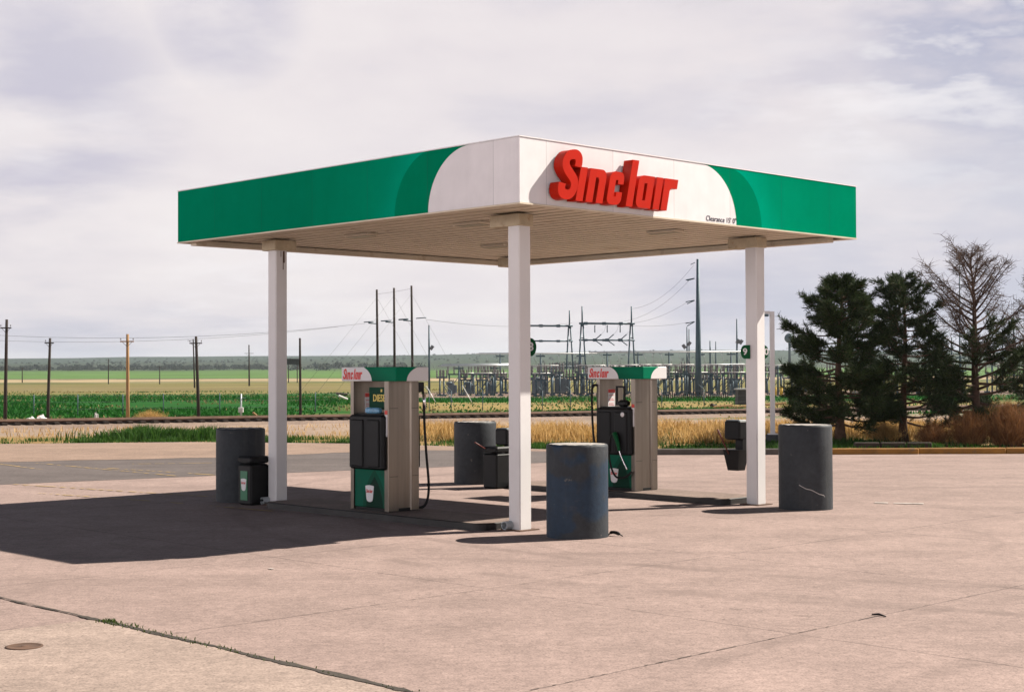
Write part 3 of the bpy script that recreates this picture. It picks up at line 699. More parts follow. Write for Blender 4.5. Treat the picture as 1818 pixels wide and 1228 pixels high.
# ------------------------------------------------------------------ fuel pumps
def header_mat():
    m, nt, b = mk('header_print')
    t = nt.nodes.new('ShaderNodeTexCoord'); sp = nt.nodes.new('ShaderNodeSeparateXYZ'); nt.links.new(t.outputs['Object'], sp.inputs[0])
    ge = nt.nodes.new('ShaderNodeNewGeometry'); h = nmath(nt, 'DIVIDE', nmath(nt, 'SUBTRACT', sp.outputs[2], 2.048), .225)
    tcn = nt.nodes.new('ShaderNodeSeparateXYZ'); nt.links.new(t.outputs['Normal'], tcn.inputs[0])
    longface = nmath(nt, 'GREATER_THAN', nmath(nt, 'ABSOLUTE', tcn.outputs[0]), 0.5)
    def curve(sig, axis_out, sb, st):       # white where sig*(coord) beyond the curve
        cxx = nmath(nt, 'MULTIPLY', axis_out, sig)
        e = nmath(nt, 'SQRT', nmath(nt, 'MAXIMUM', nmath(nt, 'SUBTRACT', 1.0, nmath(nt, 'POWER', nmath(nt, 'MULTIPLY', h, .92), 2.0)), 0.0))
        lim = nmath(nt, 'SUBTRACT', st, nmath(nt, 'MULTIPLY', e, st - sb))
        return nmath(nt, 'GREATER_THAN', cxx, lim)
    w1 = curve(1, sp.outputs[1], -0.09, 0.27)
    w2 = curve(1, sp.outputs[0], -0.118, 0.28)
    wmask = nmath(nt, 'ADD', nmath(nt, 'MULTIPLY', longface, w1), nmath(nt, 'MULTIPLY', nmath(nt, 'SUBTRACT', 1.0, longface), w2))
    gcol = nramp(nt, nmath(nt, 'ADD', nmath(nt, 'MULTIPLY', h, .4), nmath(nt, 'ABSOLUTE', sp.outputs[1])), [(0.1, (0.0, 0.085, 0.044)), (0.7, (0.0, 0.15, 0.075))])
    c = nmix(nt, wmask, gcol, (0.68, 0.66, 0.66))
    nt.links.new(c, b.inputs['Base Color']); b.inputs['Roughness'].default_value = .5; b.inputs['Specular IOR Level'].default_value = .05
    return m
M_header = header_mat()
def panel_mat():
    m, nt, b = mk('pump_lower_print')
    t = nt.nodes.new('ShaderNodeTexCoord'); sp = nt.nodes.new('ShaderNodeSeparateXYZ'); nt.links.new(t.outputs['Object'], sp.inputs[0])
    yy = sp.outputs[1]; z = sp.outputs[2]
    def circ(cy_, cz, R): 
        d = nmath(nt, 'ADD', nmath(nt, 'POWER', nmath(nt, 'SUBTRACT', yy, cy_), 2.0), nmath(nt, 'POWER', nmath(nt, 'SUBTRACT', z, cz), 2.0))
        return nmath(nt, 'LESS_THAN', d, R * R)
    c = nmix(nt, nmath(nt, 'MULTIPLY', circ(.42, .02, .83), circ(-.66, .02, .83)), (0.0, .100, .058), (0.0, .066, .036))
    c = nmix(nt, nmath(nt, 'MULTIPLY', circ(.42, .02, .75), circ(-.66, .02, .75)), c, (0.0, .028, .015))
    c = nmix(nt, nramp(nt, nnoise(nt, 6, 5, .6), [(.55, 0.0), (.75, .35)]), c, (.03, .035, .03))
    nt.links.new(c, b.inputs['Base Color']); b.inputs['Roughness'].default_value = .5; b.inputs['Specular IOR Level'].default_value = .08
    return m
M_panel = panel_mat()
BADGE = [(-.105, .12), (-.06, .128), (0, .133), (.06, .128), (.105, .12), (.098, .06), (.078, -.085), (.06, -.118), (.02, -.132), (-.02, -.132), (-.06, -.118), (-.078, -.085), (-.098, .06)]
def badge(parent, org, ex, k=1.0):
    gg = Geo(); gg.prism_on([(p[0] * k, p[1] * k) for p in BADGE][::-1], org, ex, (0, 0, 1), .004)
    bo = gg.build('badge', M_white, parent)
    ez = Vector(ex).cross(Vector((0, 0, 1)))
    place_mesh(SW, 'lettering', M_redflat, Vector(org) - ez * -.0 + ez * (.0065 if True else 0) + Vector(ex) * (-.085 * k) + Vector((0, 0, .012 * k)), Vector(ex) * (.064 * k), Vector((0, 0, .085 * k)), bo)
    return bo
SW = small_word(.02, 'lettering')
def pump(label, xl, yl, kind):
    r = thing('fuel_pump', LW(xl, yl, .104), PHI, label, 'fuel pump', 'fuel pumps on the islands')
    g = Geo(); g.box2((-.30, -.46, 0), (.30, .46, .05)); g.build('plinth', M_rubber, r)
    for s in (-1, 1):
        # stainless end pillar: flat flanks with a shallow recess down the outer face
        yo, yi = s * .478, s * .385
        P_ = [(-.325, yi), (-.325, yo - s * .012), (-.313, yo), (-.115, yo), (-.095, yo - s * .026), (.135, yo - s * .026), (.155, yo), (.30, yo), (.325, yo - s * .02), (.325, yi)]
        if s < 0: pass
        else: P_ = P_[::-1]
        g = Geo(); g.prism(P_, .012, 2.045); g.build('end_pillar', M_steelb, r)
    g = Geo(); g.cbox((0, 0, .38), (.62, .762, .66), .012); lc = g.build('lower_cabinet', M_panel, r)
    badge(lc, (-.3105, .0 if kind == 1 else .05, .27), (0, -1, 0), 1.0)
    g = Geo(); g.cbox((0, 0, 1.115), (.56, .765, .76), .01); g.build('upper_cabinet', M_black, r)
    g = Geo()                                        # moulded black front with the nozzle recesses
    for sx in (-1, 1):
        g.cbox((sx * .345, 0, 1.085), (.11, .855, .86), .03)
        g.cbox((sx * .405, .20, 1.07), (.035, .30, .74), .014); g.cbox((sx * .405, -.20, 1.07), (.035, .30, .74), .014)
    g.build('front_moulding', M_black, r)
    g = Geo(); g.box2((-.27, -.375, 1.50), (.27, .375, 1.535)); g.build('shelf', M_black, r)
    g = Geo(); g.cbox((0, 0, 2.16), (.68, 1.37, .225), .012); hd = g.build('header', M_header, r)
    place_mesh(SW, 'lettering', M_redflat, (-.3430, .645, 2.075), (0, -.192, 0), (0, 0, .245), hd)
    g = Geo(); g.box2((-.3285, -.462, 1.18), (-.3255, -.398, 1.52)); g.build('sticker', M_paper, r)
    g = Geo(); g.box2((-.3295, -.462, 1.53), (-.3255, -.398, 1.59)); g.build('sticker', M_redflat, r)
    for zz in (.55, 1.62):
        for xa, xb in ((-.30, -.13), (.16, .29)):
            g = Geo(); g.box2((xa, -.4805, zz), (xb, -.4785, zz + .006)); g.build('panel_seam', M_rubber, r)
    # papers on the inner side of the far pillar
    g = Geo(); g.box2((-.10, .380, 1.52), (.09, .3835, 1.86)); pp = g.build('notice', M_paper, r)
    g = Geo(); g.box2((-.098, .3765, 1.79), (.088, .3795, 1.855)); g.build('notice_heading', M_redflat, pp)
    g = Geo()
    for k in range(7):
        if k in (2, 5): continue
        g.box2((-.08, .3775, 1.555 + k * .030), (.07 - .02 * (k % 3), .3792, 1.563 + k * .030))
    g.build('notice_lines', M_redflat, pp)
    if kind == 1:
        g = Geo(); g.box2((-.18, -.37, 1.60), (-.15, .17, 1.95)); sg = g.build('grade_sign', M_green, r)
        me = text_mesh('DIESEL', .155, .004, 'lettering', bold=.003)
        place_mesh(me, 'lettering', M_yellowp, (-.1825, -.115, 1.775), (0, -.82, 0), (0, 0, 1), sg)
        g = Geo(); g.box2((-.182, -.16, 1.875), (-.1805, -.12, 1.92)); g.build('mark', M_yellowp, sg)
        g = Geo(); g.cbox((-.30, -.09, 1.585), (.10, .34, .09), .02); g.build('towel_dispenser', M_blue, r)
        # hose on the far side
        pts = []
        P0 = [(.33, -.43, 1.93), (.40, -.46, 1.90), (.425, -.47, 1.72), (.43, -.47, 1.4), (.46, -.48, .9), (.50, -.49, .45), (.50, -.48, .22), (.46, -.46, .08), (.40, -.42, .03), (.33, -.3, .03)]
        g = Geo(); g.tube(smooth_path(P0, 5), .021, 8); g.build('hose', M_rubber, r)
        g = Geo(); g.tube([(.43, -.47, 1.60), (.427, -.47, 1.84)], [.030, .028], 10); g.build('hose_swivel', M_chrome, r)
        g = Geo(); g.cbox((.37, -.44, 1.95), (.12, .07, .16), .01); g.build('hose_outlet', M_black, r)
    else:
        g = Geo()
        for a, b in (((-.18, -.10, 1.56), (-.15, -.065, 1.92)), ((-.18, .085, 1.56), (-.15, .12, 1.92)), ((-.18, -.064, 1.885), (-.15, .084, 1.92)), ((-.18, -.064, 1.56), (-.15, .084, 1.59))): g.box2(a, b)
        g.build('sign_frame', M_black, r)
        g = Geo(); g.cbox((-.28, -.17, 1.60), (.16, .24, .13), .04); g.build('valve_handle', M_black, r)
        g = Geo(); g.lathe([(.001, 0), (.045, 0), (.045, .006), (.001, .006)], 20); ro = g.build('round_decal', M_paper, r); ro.rotation_euler = (0, -pi / 2, 0); ro.location = (-.424, -.26, 1.40)
        P0 = [(-.33, .46, 1.93), (-.39, .50, 1.92), (-.40, .52, 1.75), (-.40, .515, 1.5), (-.43, .47, 1.15), (-.45, .42, .9), (-.46, .36, .8)]
        g = Geo(); g.tube(smooth_path(P0, 5), .021, 8); g.build('hose', M_rubber, r)
        # nozzle hung on the front: green guard, chrome spout
        g = Geo(); g.tube(smooth_path([(-.47, -.10, 1.06), (-.48, -.15, .98), (-.475, -.19, .86), (-.46, -.205, .74)], 4), [.045] * 5 + [.038] * 4 + [.03] * 4, 10); nz = g.build('nozzle', M_signgreen, r)
        g = Geo(); g.tube(smooth_path([(-.46, -.205, .75), (-.445, -.24, .64), (-.42, -.30, .50), (-.40, -.345, .40)], 4), .014, 8); g.build('spout', M_chrome, nz)
        P0 = [(-.47, -.10, 1.06), (-.50, -.02, .95), (-.50, .0, .60), (-.46, -.1, .28), (-.40, -.28, .25), (-.36, -.42, .36)]
        g = Geo(); g.tube(smooth_path(P0, 5), .019, 8); g.build('hose', M_rubber, r)
    return r
def smooth_path(P, n):
    P = [Vector(p) for p in P]; out = []
    for i in range(len(P) - 1):
        p0 = P[max(i - 1, 0)]; p1 = P[i]; p2 = P[i + 1]; p3 = P[min(i + 2, len(P) - 1)]
        for k in range(n):
            t = k / n
            out.append(0.5 * ((2 * p1) + (p2 - p0) * t + (2 * p0 - 5 * p1 + 4 * p2 - p3) * t * t + (3 * p1 - p0 - 3 * p2 + p3) * t ** 3))
    out.append(P[-1]); return out
pump('stainless fuel pump with a green DIESEL sign and a black hose at its right', 1.168, 4.27, 1)
pump('stainless fuel pump behind the nearest barrel, with an empty black sign frame', 6.88, 4.13, 2)

# ------------------------------------------------------------------ concrete bollards
def barrel_mat(name, seed, blue=0.0, warm=0.0):
    m, nt, b = mk(name)
    t = nt.nodes.new('ShaderNodeTexCoord'); mp = nt.nodes.new('ShaderNodeMapping'); mp.inputs['Location'].default_value = (seed, seed * 2, 0); nt.links.new(t.outputs['Object'], mp.inputs[0])
    a = nnoise(nt, 2.2, 6, .65, mp.outputs[0]); f = nnoise(nt, 14, 5, .7, mp.outputs[0]); s_ = nnoise(nt, 60, 3, .6, mp.outputs[0])
    c = nramp(nt, a, [(.3, (.018, .022, .027)), (.7, (.034, .039, .045))])
    if blue > 0:
        bl = nnoise(nt, 1.6, 3, .5, mp.outputs[0], dist=.4)
        c = nmix(nt, nramp(nt, bl, [(.50, 0.0), (.56, blue)]), c, (.012, .031, .060))
        ru = nnoise(nt, 3.0, 5, .6, mp.outputs[0], stretch=(1, 1, 2.5))
        c = nmix(nt, nramp(nt, ru, [(.64, 0.0), (.72, .35)]), c, (.055, .05, .05))
    c = nmix(nt, 1.0, c, nramp(nt, f, [(.3, .8), (.7, 1.2)]), 'MULTIPLY')
    c = nmix(nt, nramp(nt, s_, [(.72, 0.0), (.80, .5)]), c, (.16, .15, .14))
    nt.links.new(c, b.inputs['Base Color']); b.inputs['Roughness'].default_value = .62; b.inputs['Specular IOR Level'].default_value = .3
    run = nnoise(nt, 5, 5, .6, mp.outputs[0], stretch=(1, 1, .08)); c = nmix(nt, nramp(nt, run, [(.56, 0.0), (.72, .55)]), c, (.060, .058, .055))
    chip = nnoise(nt, 7, 6, .7, mp.outputs[0]); c = nmix(nt, nramp(nt, chip, [(.665, 0.0), (.69, .8)]), c, (.11, .10, .09))
    nt.links.new(c, b.inputs['Base Color'])
    nbump(nt, b, nmath(nt, 'ADD', f, nmath(nt, 'ADD', nmath(nt, 'MULTIPLY', a, 2.0), nmath(nt, 'MULTIPLY', chip, 1.5))), .3, .010)
    return m
M_ctop = mat('worn_concrete_top', (.34, .31, .29), .9, var=.25, scale=8, bump=.4, bscale=30)
def barrel(xl, yl, h, d, m, label, scratch=None):
    r = thing('concrete_bollard', LW(xl, yl), 0, label, 'bollard', 'dark concrete bollards at the island ends')
    R = d / 2; n = 56; gg = Geo(); gg.smooth = True
    zs = [0, .02, .3, .6, .9, h - .04, h - .015, h]; rs = [R * 1.0, R, R, R, R, R, R - .006, R - .028]
    vs = []
    for z, rr in zip(zs, rs):
        for k in range(n):
            a = 2 * pi * k / n; q = mnoise.noise(Vector((cos(a) * 2 + xl, sin(a) * 2 + yl, z * 1.5)))
            zz = z + (mnoise.noise(Vector((cos(a) * 6, sin(a) * 6, xl))) * .012 if z > h - .05 else 0)
            vs.append((cos(a) * (rr + q * .005), sin(a) * (rr + q * .005), zz))
    gg.add(vs, [(i * n + k, i * n + (k + 1) % n, (i + 1) * n + (k + 1) % n, (i + 1) * n + k) for i in range(len(zs) - 1) for k in range(n)])
    gg.build('sleeve', m, r)
    gg = Geo(); ring = [(cos(2 * pi * k / n) * (R - .026), sin(2 * pi * k / n) * (R - .026), h - .006 + mnoise.noise(Vector((k, xl, 1))) * .006) for k in range(n)]
    gg.add(ring + [(0, 0, h + .004)], [(k, (k + 1) % n, n) for k in range(n)]); gg.build('concrete_fill', M_ctop, r)
    if scratch:
        gg = Geo()
        for (a0, z0), (a1, z1) in zip(scratch, scratch[1:]):
            for k in range(6):
                t0, t1 = k / 6, (k + 1) / 6
                aa, ab = a0 + (a1 - a0) * t0, a0 + (a1 - a0) * t1; za, zb = z0 + (z1 - z0) * t0, z0 + (z1 - z0) * t1
                w = .006; rr = R + .004 + .002
                gg.add([(cos(aa) * rr, sin(aa) * rr, za - w), (cos(ab) * rr, sin(ab) * rr, zb - w), (cos(ab) * rr, sin(ab) * rr, zb + w), (cos(aa) * rr, sin(aa) * rr, za + w)], [(0, 1, 2, 3)])
        gg.build('scratch', mat('scratch_chalk', (.42, .40, .38), .9, var=.2), r)
    return r
barrel(1.14, .03, 1.29, .865, barrel_mat('barrel_paint_blue', 1.3, .85), 'nearest dark concrete barrel bollard, patched with faded blue paint')
barrel(1.17, 8.32, 1.30, .87, barrel_mat('barrel_paint_black', 5.2), 'black barrel bollard in shade behind the trash can, left of the canopy')
barrel(6.85, .16, 1.40, .885, barrel_mat('barrel_paint_slate', 9.7), 'tall slate barrel bollard beside the right column, scratched near its foot', [(-2.0, .42), (-1.75, .36), (-1.55, .34), (-1.25, .27), (-1.05, .25), (-1.0, .22)])
barrel(6.9, 8.3, 1.27, .87, barrel_mat('barrel_paint_grey', 13.1), 'farthest grey barrel bollard, between the pumps behind the near column')

# ------------------------------------------------------------------ trash cans and windscreen service stands
def trash(xl, yl, z, h, label, panel=True):
    r = thing('trash_can', LW(xl, yl, z), PHI, label, 'trash can')
    g = Geo(); w = .205
    g.cbox((0, 0, h * .42), (.40, .40, h * .84), .03); g.cbox((0, 0, h * .93), (.42, .42, h * .14), .03); g.build('bin_body', M_black, r)
    g = Geo(); g.box2((-.2125, -.11, h * .875), (-.209, .11, h * .965)); g.build('opening', M_rubber, r)
    if panel:
        g = Geo(); g.box2((-.209, -.105, h * .10), (-.2035, .10, h * .70)); p = g.build('front_panel', mat('bin_green', (.006, .15, .06), .4, var=.05), r)
        badge(p, (-.2095, 0, h * .42), (0, -1, 0), .80)
    return r
trash(.92, 7.55, 0, .84, 'black square trash can with a green front panel beside the left column')
trash(6.33, 7.06, 0, .82, 'black trash can with no panel showing, left of the near column beside the farthest barrel', False)
def squeegee(loc, tip, label):
    gg = Geo(); a = Vector(loc); b = Vector(tip); r = thing('squeegee', a, 0, label, 'squeegee', 'squeegees standing in the wash buckets')
    gg.tube([(0, 0, 0), (b - a) * .5, b - a], [.012, .012, .014], 8); gg.build('handle', mat('squeegee_handle', (.12, .018, .012), .5, var=.1), r)
    d = (b - a).normalized(); sd = d.cross(Vector((0, 0, 1))).normalized()
    gg = Geo(); gg.tube([-sd * .09, sd * .09], .018, 8); gg.build('blade', M_rubber, r)
def service(xl, yl, z0, label):
    # dispenser box over a tapered wash bucket, strapped to the far side of the column
    r = thing('windshield_service_box', LW(xl, yl, z0), PHI, label, 'service box')
    g = Geo(); g.cbox((0, 0, .70), (.26, .34, .34), .03); g.build('towel_box', M_black, r)
    g = Geo(); g.cbox((0, 0, .86), (.22, .30, .03), .01); g.build('lid', M_trafo, r)
    g = Geo(); g.cbox((.04, -.08, .44), (.14, .16, .24), .01); g.build('bracket', M_black, r)
    g = Geo(); g.box((0, 0, .18), (.20, .22, .36), taper=1.55); g.build('wash_bucket', M_black, r)
    return r
service(6.86, 1.60, .57, 'black windshield service box mounted low behind the right column')
squeegee(LW(6.74, 1.66, .84), at(1274, 762, 25.8), 'squeegee sticking up left of the right column')
service(6.60, 7.10, .30, 'black windshield service box behind the plain trash can, left of the near column')
squeegee(LW(6.24, 7.22, .74), at(843, 785, 29.2), 'red handled squeegee leaning in front of the farthest barrel')

# ------------------------------------------------------------------ small things on the pavement
c0 = gp(43, 1148)
g = Geo(); g.lathe([(.155, 0), (.155, .004), (.135, .007), (.128, .003), (.03, .003), (.025, .008), (.001, .008)], 28); tag(g.build('valve_cover', M_rust, None, (c0.x, c0.y, .006)), 'small round rusty valve cover set in the pale apron', 'valve cover')
c0 = gp(1092, 951)
g = Geo(); g.tube(smooth_path([(-.09, .10, .005), (-.04, .03, .05), (.03, -.05, .045), (.10, -.09, .008)], 4), [.01] * 3 + [.024] * 7 + [.008] * 3, 6); tag(g.build('rubber_scrap', M_rubber, None, c0), 'curled black rubber scrap lying right of the nearest barrel', 'debris')
c0 = gp(1560, 1093)
g = Geo(); g.tube([(-.05, .05, .01), (0, 0, .018), (.05, -.07, .008)], [.007, .012, .006], 6); tag(g.build('twig', M_rubber, None, c0), 'short dark twig lying alone on the open pavement at right', 'debris')

# ------------------------------------------------------------------ grass, weeds and brush
def blades(name, pts, hgt, wid, m, kind='stuff', lean=.35, n=1):
    gg = Geo()
    for (x, y_, z, hs) in pts:
        for k in range(n):
            a = random.uniform(0, 2 * pi); h = hgt * hs * random.uniform(.55, 1.15); l = h * random.uniform(0, lean); b = random.uniform(0, 2 * pi)
            px, py = x + random.uniform(-.05, .05) * n, y_ + random.uniform(-.05, .05) * n
            dx, dy = cos(a) * wid / 2, sin(a) * wid / 2; lx, ly = cos(b) * l, sin(b) * l
            gg.v += [(px - dx, py - dy, z - .02), (px + dx, py + dy, z - .02), (px + lx * .4 + dx * .7, py + ly * .4 + dy * .7, z + h * .6), (px + lx * .4 - dx * .7, py + ly * .4 - dy * .7, z + h * .6), (px + lx, py + ly, z + h)]
            o = len(gg.v) - 5
            gg.f += [(o, o + 1, o + 2, o + 3), (o + 3, o + 2, o + 4)]; gg.m += [0, 0]; gg.sm += [False, False]
    return tag(gg.build(name, m), kind=kind)
def scatter(n, fx, keep=lambda x, y: 1.0):
    out = []
    while len(out) < n:
        x, y_ = fx(); k = keep(x, y_)
        if random.random() < k: out.append((x, y_, tz(x, y_), .7 + .6 * k))
    return out
nz = lambda x, y_, s=.35, o=0: .5 + mnoise.noise(Vector((x * s + o, y_ * s, o)))
# golden strip between the lot and the railway
def edgeY(x): return interp([(-70, 47.0), (-18, 48.6), (-10.5, 49.6), (-5, 48.2), (-1.5, 46.0), (2.6, 43.2), (4.0, 41.6), (70, 41.6)], x)
def f_straw():
    x = random.uniform(-5, 26); return x, edgeY(x) + 3.2 + random.random() ** 1.3 * 17
blades('dry_grass', scatter(24000, f_straw, lambda x, y_: min(1, max(.0, nz(x, y_, .5) * 1.1 + nz(x, y_, 1.7, 5) * .9 - .66))), .45, .032, I_straw, lean=1.0)
blades('dry_grass', scatter(14000, f_straw, lambda x, y_: min(1, .25 + nz(x, y_, .8, 11))), .20, .03, I_mixed, lean=1.3)
def f_sparse():
    x = random.uniform(-32, 0); return x, edgeY(x) + 2.5 + random.random() * 24
blades('dry_grass', scatter(1500, f_sparse, lambda x, y_: max(.0, nz(x, y_, .22, 4) * 1.8 - .65)), .22, .03, I_straw, lean=1.1)
def f_verge():
    x = random.uniform(-26, 12); return x, edgeY(x) + .1 + random.random() ** 1.5 * 3.0
def k_verge(x, y_):
    k = max(.015, nz(x, y_, .45, 9) * 2.2 - .75)
    if -14.5 < x < -9.5: k = min(1, k + .3)
    return k
blades('verge_grass', scatter(12000, f_verge, k_verge), .15, .03, I_green, lean=.9)
blades('verge_grass', scatter(4500, lambda: (random.gauss(-12.1, 1.0), random.gauss(51.8, .5)), lambda x, y_: max(.1, nz(x, y_, 1.2, 2))), .40, .04, I_green, lean=.7)
def f_tree():
    x = random.uniform(4.2, 30); return x, 41.5 + random.random() ** 1.5 * 10
blades('verge_grass', scatter(5000, f_tree, lambda x, y_: nz(x, y_, .6, 3) * 1.4 - .4), .10, .03, I_green, lean=.9)
def f_field():
    y_ = 98 + (random.random() ** 1.4) * 150; return random.uniform(-.42, .42) * y_, y_
def k_field(x, y_):
    k = max(0, nz(x, y_, .05, 6) * 1.6 - .2)
    if x / y_ > -.1 and 116 < y_ < 152: k *= .12
    if x / y_ > -.1 and 184 < y_: k *= .1
    if y_ > 215: k *= .4
    return k
blades('field_grass', scatter(30000, f_field, k_field), .24, .16, I_field, lean=.9)
def f_mix():
    y_ = 93 + random.random() * 170; return random.uniform(-.42, .42) * y_, y_
blades('field_grass', scatter(5000, f_mix, lambda x, y_: max(0, nz(x, y_, .06, 16) * 1.8 - .7)), .22, .15, I_mixed, lean=.9)
# weeds in the joint of the foreground slab
pts = []
for k in range(300):
    t = random.random() ** 2.6; y_ = -1.75 - t * 5.6; p = LW(-7.15 + random.gauss(0, .02) + .01 * t, y_)
    pts.append((p.x, p.y, 0.004, 1.2 - t * .8))
blades('joint_weeds', pts, .026, .012, I_moss, lean=.9)

def bush(px, py, D, h, w, n, label, m=None):
    b = at(px, py, D); b.z = tz(b.x, b.y); gg = Geo()
    for k in range(n):
        a = random.uniform(0, 2 * pi); t = random.random(); r0 = w * .25 * random.random()
        p0 = Vector((cos(a) * r0, sin(a) * r0, 0)); hh = h * random.uniform(.45, 1.1)
        a2 = a + random.gauss(0, .6); q = Vector((cos(a2) * w * t * .6, sin(a2) * w * t * .6, hh * sqrt(max(.1, 1 - t * t * .7))))
        mid = (p0 + q) * .5 + Vector((random.gauss(0, .06), random.gauss(0, .06), hh * .08))
        rr = random.uniform(.006, .014)
        sd = Vector((random.gauss(0, 1), random.gauss(0, 1), 0)).normalized() * rr
        gg.add([p0 - sd, p0 + sd, mid + sd * .8, mid - sd * .8, q], [(0, 1, 2, 3), (3, 2, 4)])
        for j in range(3):
            s0 = mid.lerp(q, random.random()); e = s0 + Vector((random.gauss(0, .13), random.gauss(0, .13), random.uniform(.02, .22)))
            gg.add([s0 - sd * .6, s0 + sd * .6, e], [(0, 1, 2)])
    return tag(gg.build('dry_shrub', m or I_brush, None, b), label, 'shrub', 'dry brown shrubs under the trees')
bush(1722, 797, 43.2, 1.0, 1.2, 900, 'tangled brown shrub at the foot of the bare tree trunk')
bush(1790, 797, 43.0, 1.25, 1.5, 1500, 'largest reddish brown shrub, right of the bare tree at the photo edge')
bush(1655, 797, 43.6, .65, 1.1, 700, 'low brown shrub between the second pine and the bare tree')
bush(1845, 797, 43.4, 1.2, 1.5, 1200, 'brown shrub cut off by the right edge of the photo')
bush(1570, 795, 45.5, .55, 1.3, 600, 'yellowish low shrub between the two pine trunks', I_straw)
bush(268, 752, 86, .7, 2.0, 700, 'round straw coloured tumbleweed shrub right of the pale utility pole', I_straw)

# ------------------------------------------------------------------ trees
def needles(gg, p, d, n, ln, wd):
    d = d.normalized(); o1 = d.orthogonal().normalized(); o2 = d.cross(o1)
    for k in range(n):
        a = random.uniform(0, 2 * pi); sp = random.uniform(.15, 1.15)
        dr = (d * cos(sp) + (o1 * cos(a) + o2 * sin(a)) * sin(sp)); L = ln * random.uniform(.6, 1.1)
        b = p - d * random.uniform(0, .14); sd = dr.cross(Vector((random.gauss(0, 1), random.gauss(0, 1), random.gauss(0, 1)))).normalized() * wd
        gg.v += [tuple(b - sd * .5), tuple(b + sd * .5), tuple(b + dr * L + sd * .25), tuple(b + dr * L - sd * .25)]
        o = len(gg.v) - 4; gg.f.append((o, o + 1, o + 2, o + 3)); gg.m.append(0); gg.sm.append(False)
def pine(px, D, base_py, top_py, prof, seed, label, lean=0.0, mneed=None, bare_from=2.0, elev=0.0, dens=1.0, zbot=.10, trunk_r=.13, nl=64):
    rnd = random.Random(seed); st = random.getstate(); random.seed(seed)
    b = at(px, base_py, D); b.z = tz(b.x, b.y) - .02; H = at(px, top_py, D).z - b.z
    r = thing('pine_tree', b, 0, label, 'tree', None)
    gt = Geo(); gn = Geo(); gtw = Geo()
    tp = []
    for i in range(9):
        t = i / 8; tp.append(Vector((lean * t * H + .09 * sin(t * 5 + seed) * t, .10 * sin(t * 4 + seed * 2) * t, t * H * .97)))
    gt.tube(tp, [trunk_r * (1.35 if i == 0 else 1) * (1 - .88 * i / 8) for i in range(9)], 10)
    def trunk(t):
        f = t * 8; i = min(7, int(f)); return tp[i].lerp(tp[i + 1], f - i)
    az = rnd.uniform(0, 6)
    for k in range(nl):
        t = zbot + (1 - zbot) * ((k + .5) / nl) ** .95; az += 2.4 + rnd.gauss(0, .35)
        L = interp(prof, t) * rnd.choice((.55, .8, .95, 1.05, 1.2)) * rnd.uniform(.9, 1.08)
        p0 = trunk(t); el = radians(rnd.uniform(-12, 18) + 55 * max(0, t - .45) + elev * min(1, max(0, t - .2) * 4)); dirh = Vector((cos(az), sin(az), 0))
        P = [p0, p0 + dirh * L * .4 * cos(el) + Vector((0, 0, L * .38 * sin(el) - .04 * L)), p0 + dirh * L * .75 * cos(el) + Vector((0, 0, L * .72 * sin(el) + .02 * L)), p0 + dirh * L * cos(el * .8) + Vector((0, 0, L * sin(el) + .16 * L))]
        P = smooth_path(P, 3)
        gtw.tube(P, [max(.007, (.060 if bare_from < 1 else .045) * (1 - t * .6) * (1 - .85 * i / (len(P) - 1))) for i in range(len(P))], 5, cap=False)
        bare = t > bare_from + rnd.uniform(-.08, .08)
        ns = int((7 + 13 * L) * dens)
        for j in range(ns):
            f = rnd.uniform(.25, 1.0) ** .8; q = f * (len(P) - 1); i = min(len(P) - 2, int(q)); s0 = P[i].lerp(P[i + 1], q - i)
            sa = az + rnd.choice((-1, 1)) * rnd.uniform(.3, 1.3); sl = rnd.uniform(.18, .52) * (1.25 - f * .6) * min(1, .5 + L * .5)
            e = s0 + Vector((cos(sa) * sl, sin(sa) * sl, rnd.uniform(-.45, .75) * sl + .02))
            m_ = s0.lerp(e, .5) + Vector((0, 0, -.02))
            gtw.tube([s0, m_, e], [.008, .006, .004], 3, cap=False)
            if not bare:
                for q_ in (1.0, .62, .3):
                    if q_ < 1 and rnd.random() < .25: continue
                    needles(gn, s0.lerp(e, q_), (e - s0) + Vector((0, 0, sl * .55)), int(15 * (1.0 if q_ == 1 else .8)), .17, .017)
            else:
                for _ in range(2):
                    s1 = s0.lerp(e, rnd.uniform(.3, 1)); e1 = s1 + Vector((rnd.gauss(0, .13), rnd.gauss(0, .13), rnd.uniform(-.02, .20)))
                    gtw.tube([s1, s1.lerp(e1, .5) + Vector((0, 0, .01)), e1], [.005, .004, .002], 3, cap=False)
        if not bare: needles(gn, P[-1], dirh + Vector((0, 0, .7)), 22, .19, .018)
    if bare_from > 1:
        for k in range(16): needles(gn, tp[-1] + Vector((rnd.gauss(0, .05), rnd.gauss(0, .05), rnd.uniform(-.35, .1))), Vector((rnd.gauss(0, .4), rnd.gauss(0, .4), 1)), 16, .16, .017)
    gt.build('trunk', M_bark if bare_from > 1 else M_barkd, r); gtw.build('branches', M_bark if bare_from > 1 else M_barkd, r)
    if gn.v: gn.build('crown', mneed or I_needle, r)
    random.setstate(st); return r
pine(1492, 44.8, 797, 492, [(.08, 1.2), (.15, 1.9), (.25, 1.75), (.40, 1.40), (.62, 1.40), (.80, .95), (.93, .50), (1, .2)], 3, 'dense dark green pine nearest the right column, its crown full to the ground', zbot=.11, dens=1.2, nl=90, trunk_r=.15)
pine(1604, 45.4, 797, 486, [(.08, 1.0), (.15, 1.4), (.30, 1.5), (.5, 1.2), (.7, 1.05), (.86, .8), (.95, .4), (1, .15)], 11, 'thinner green pine in the middle, its reddish trunk showing through gaps', lean=.004, mneed=I_needle2, zbot=.11, dens=.95, nl=74, trunk_r=.13)
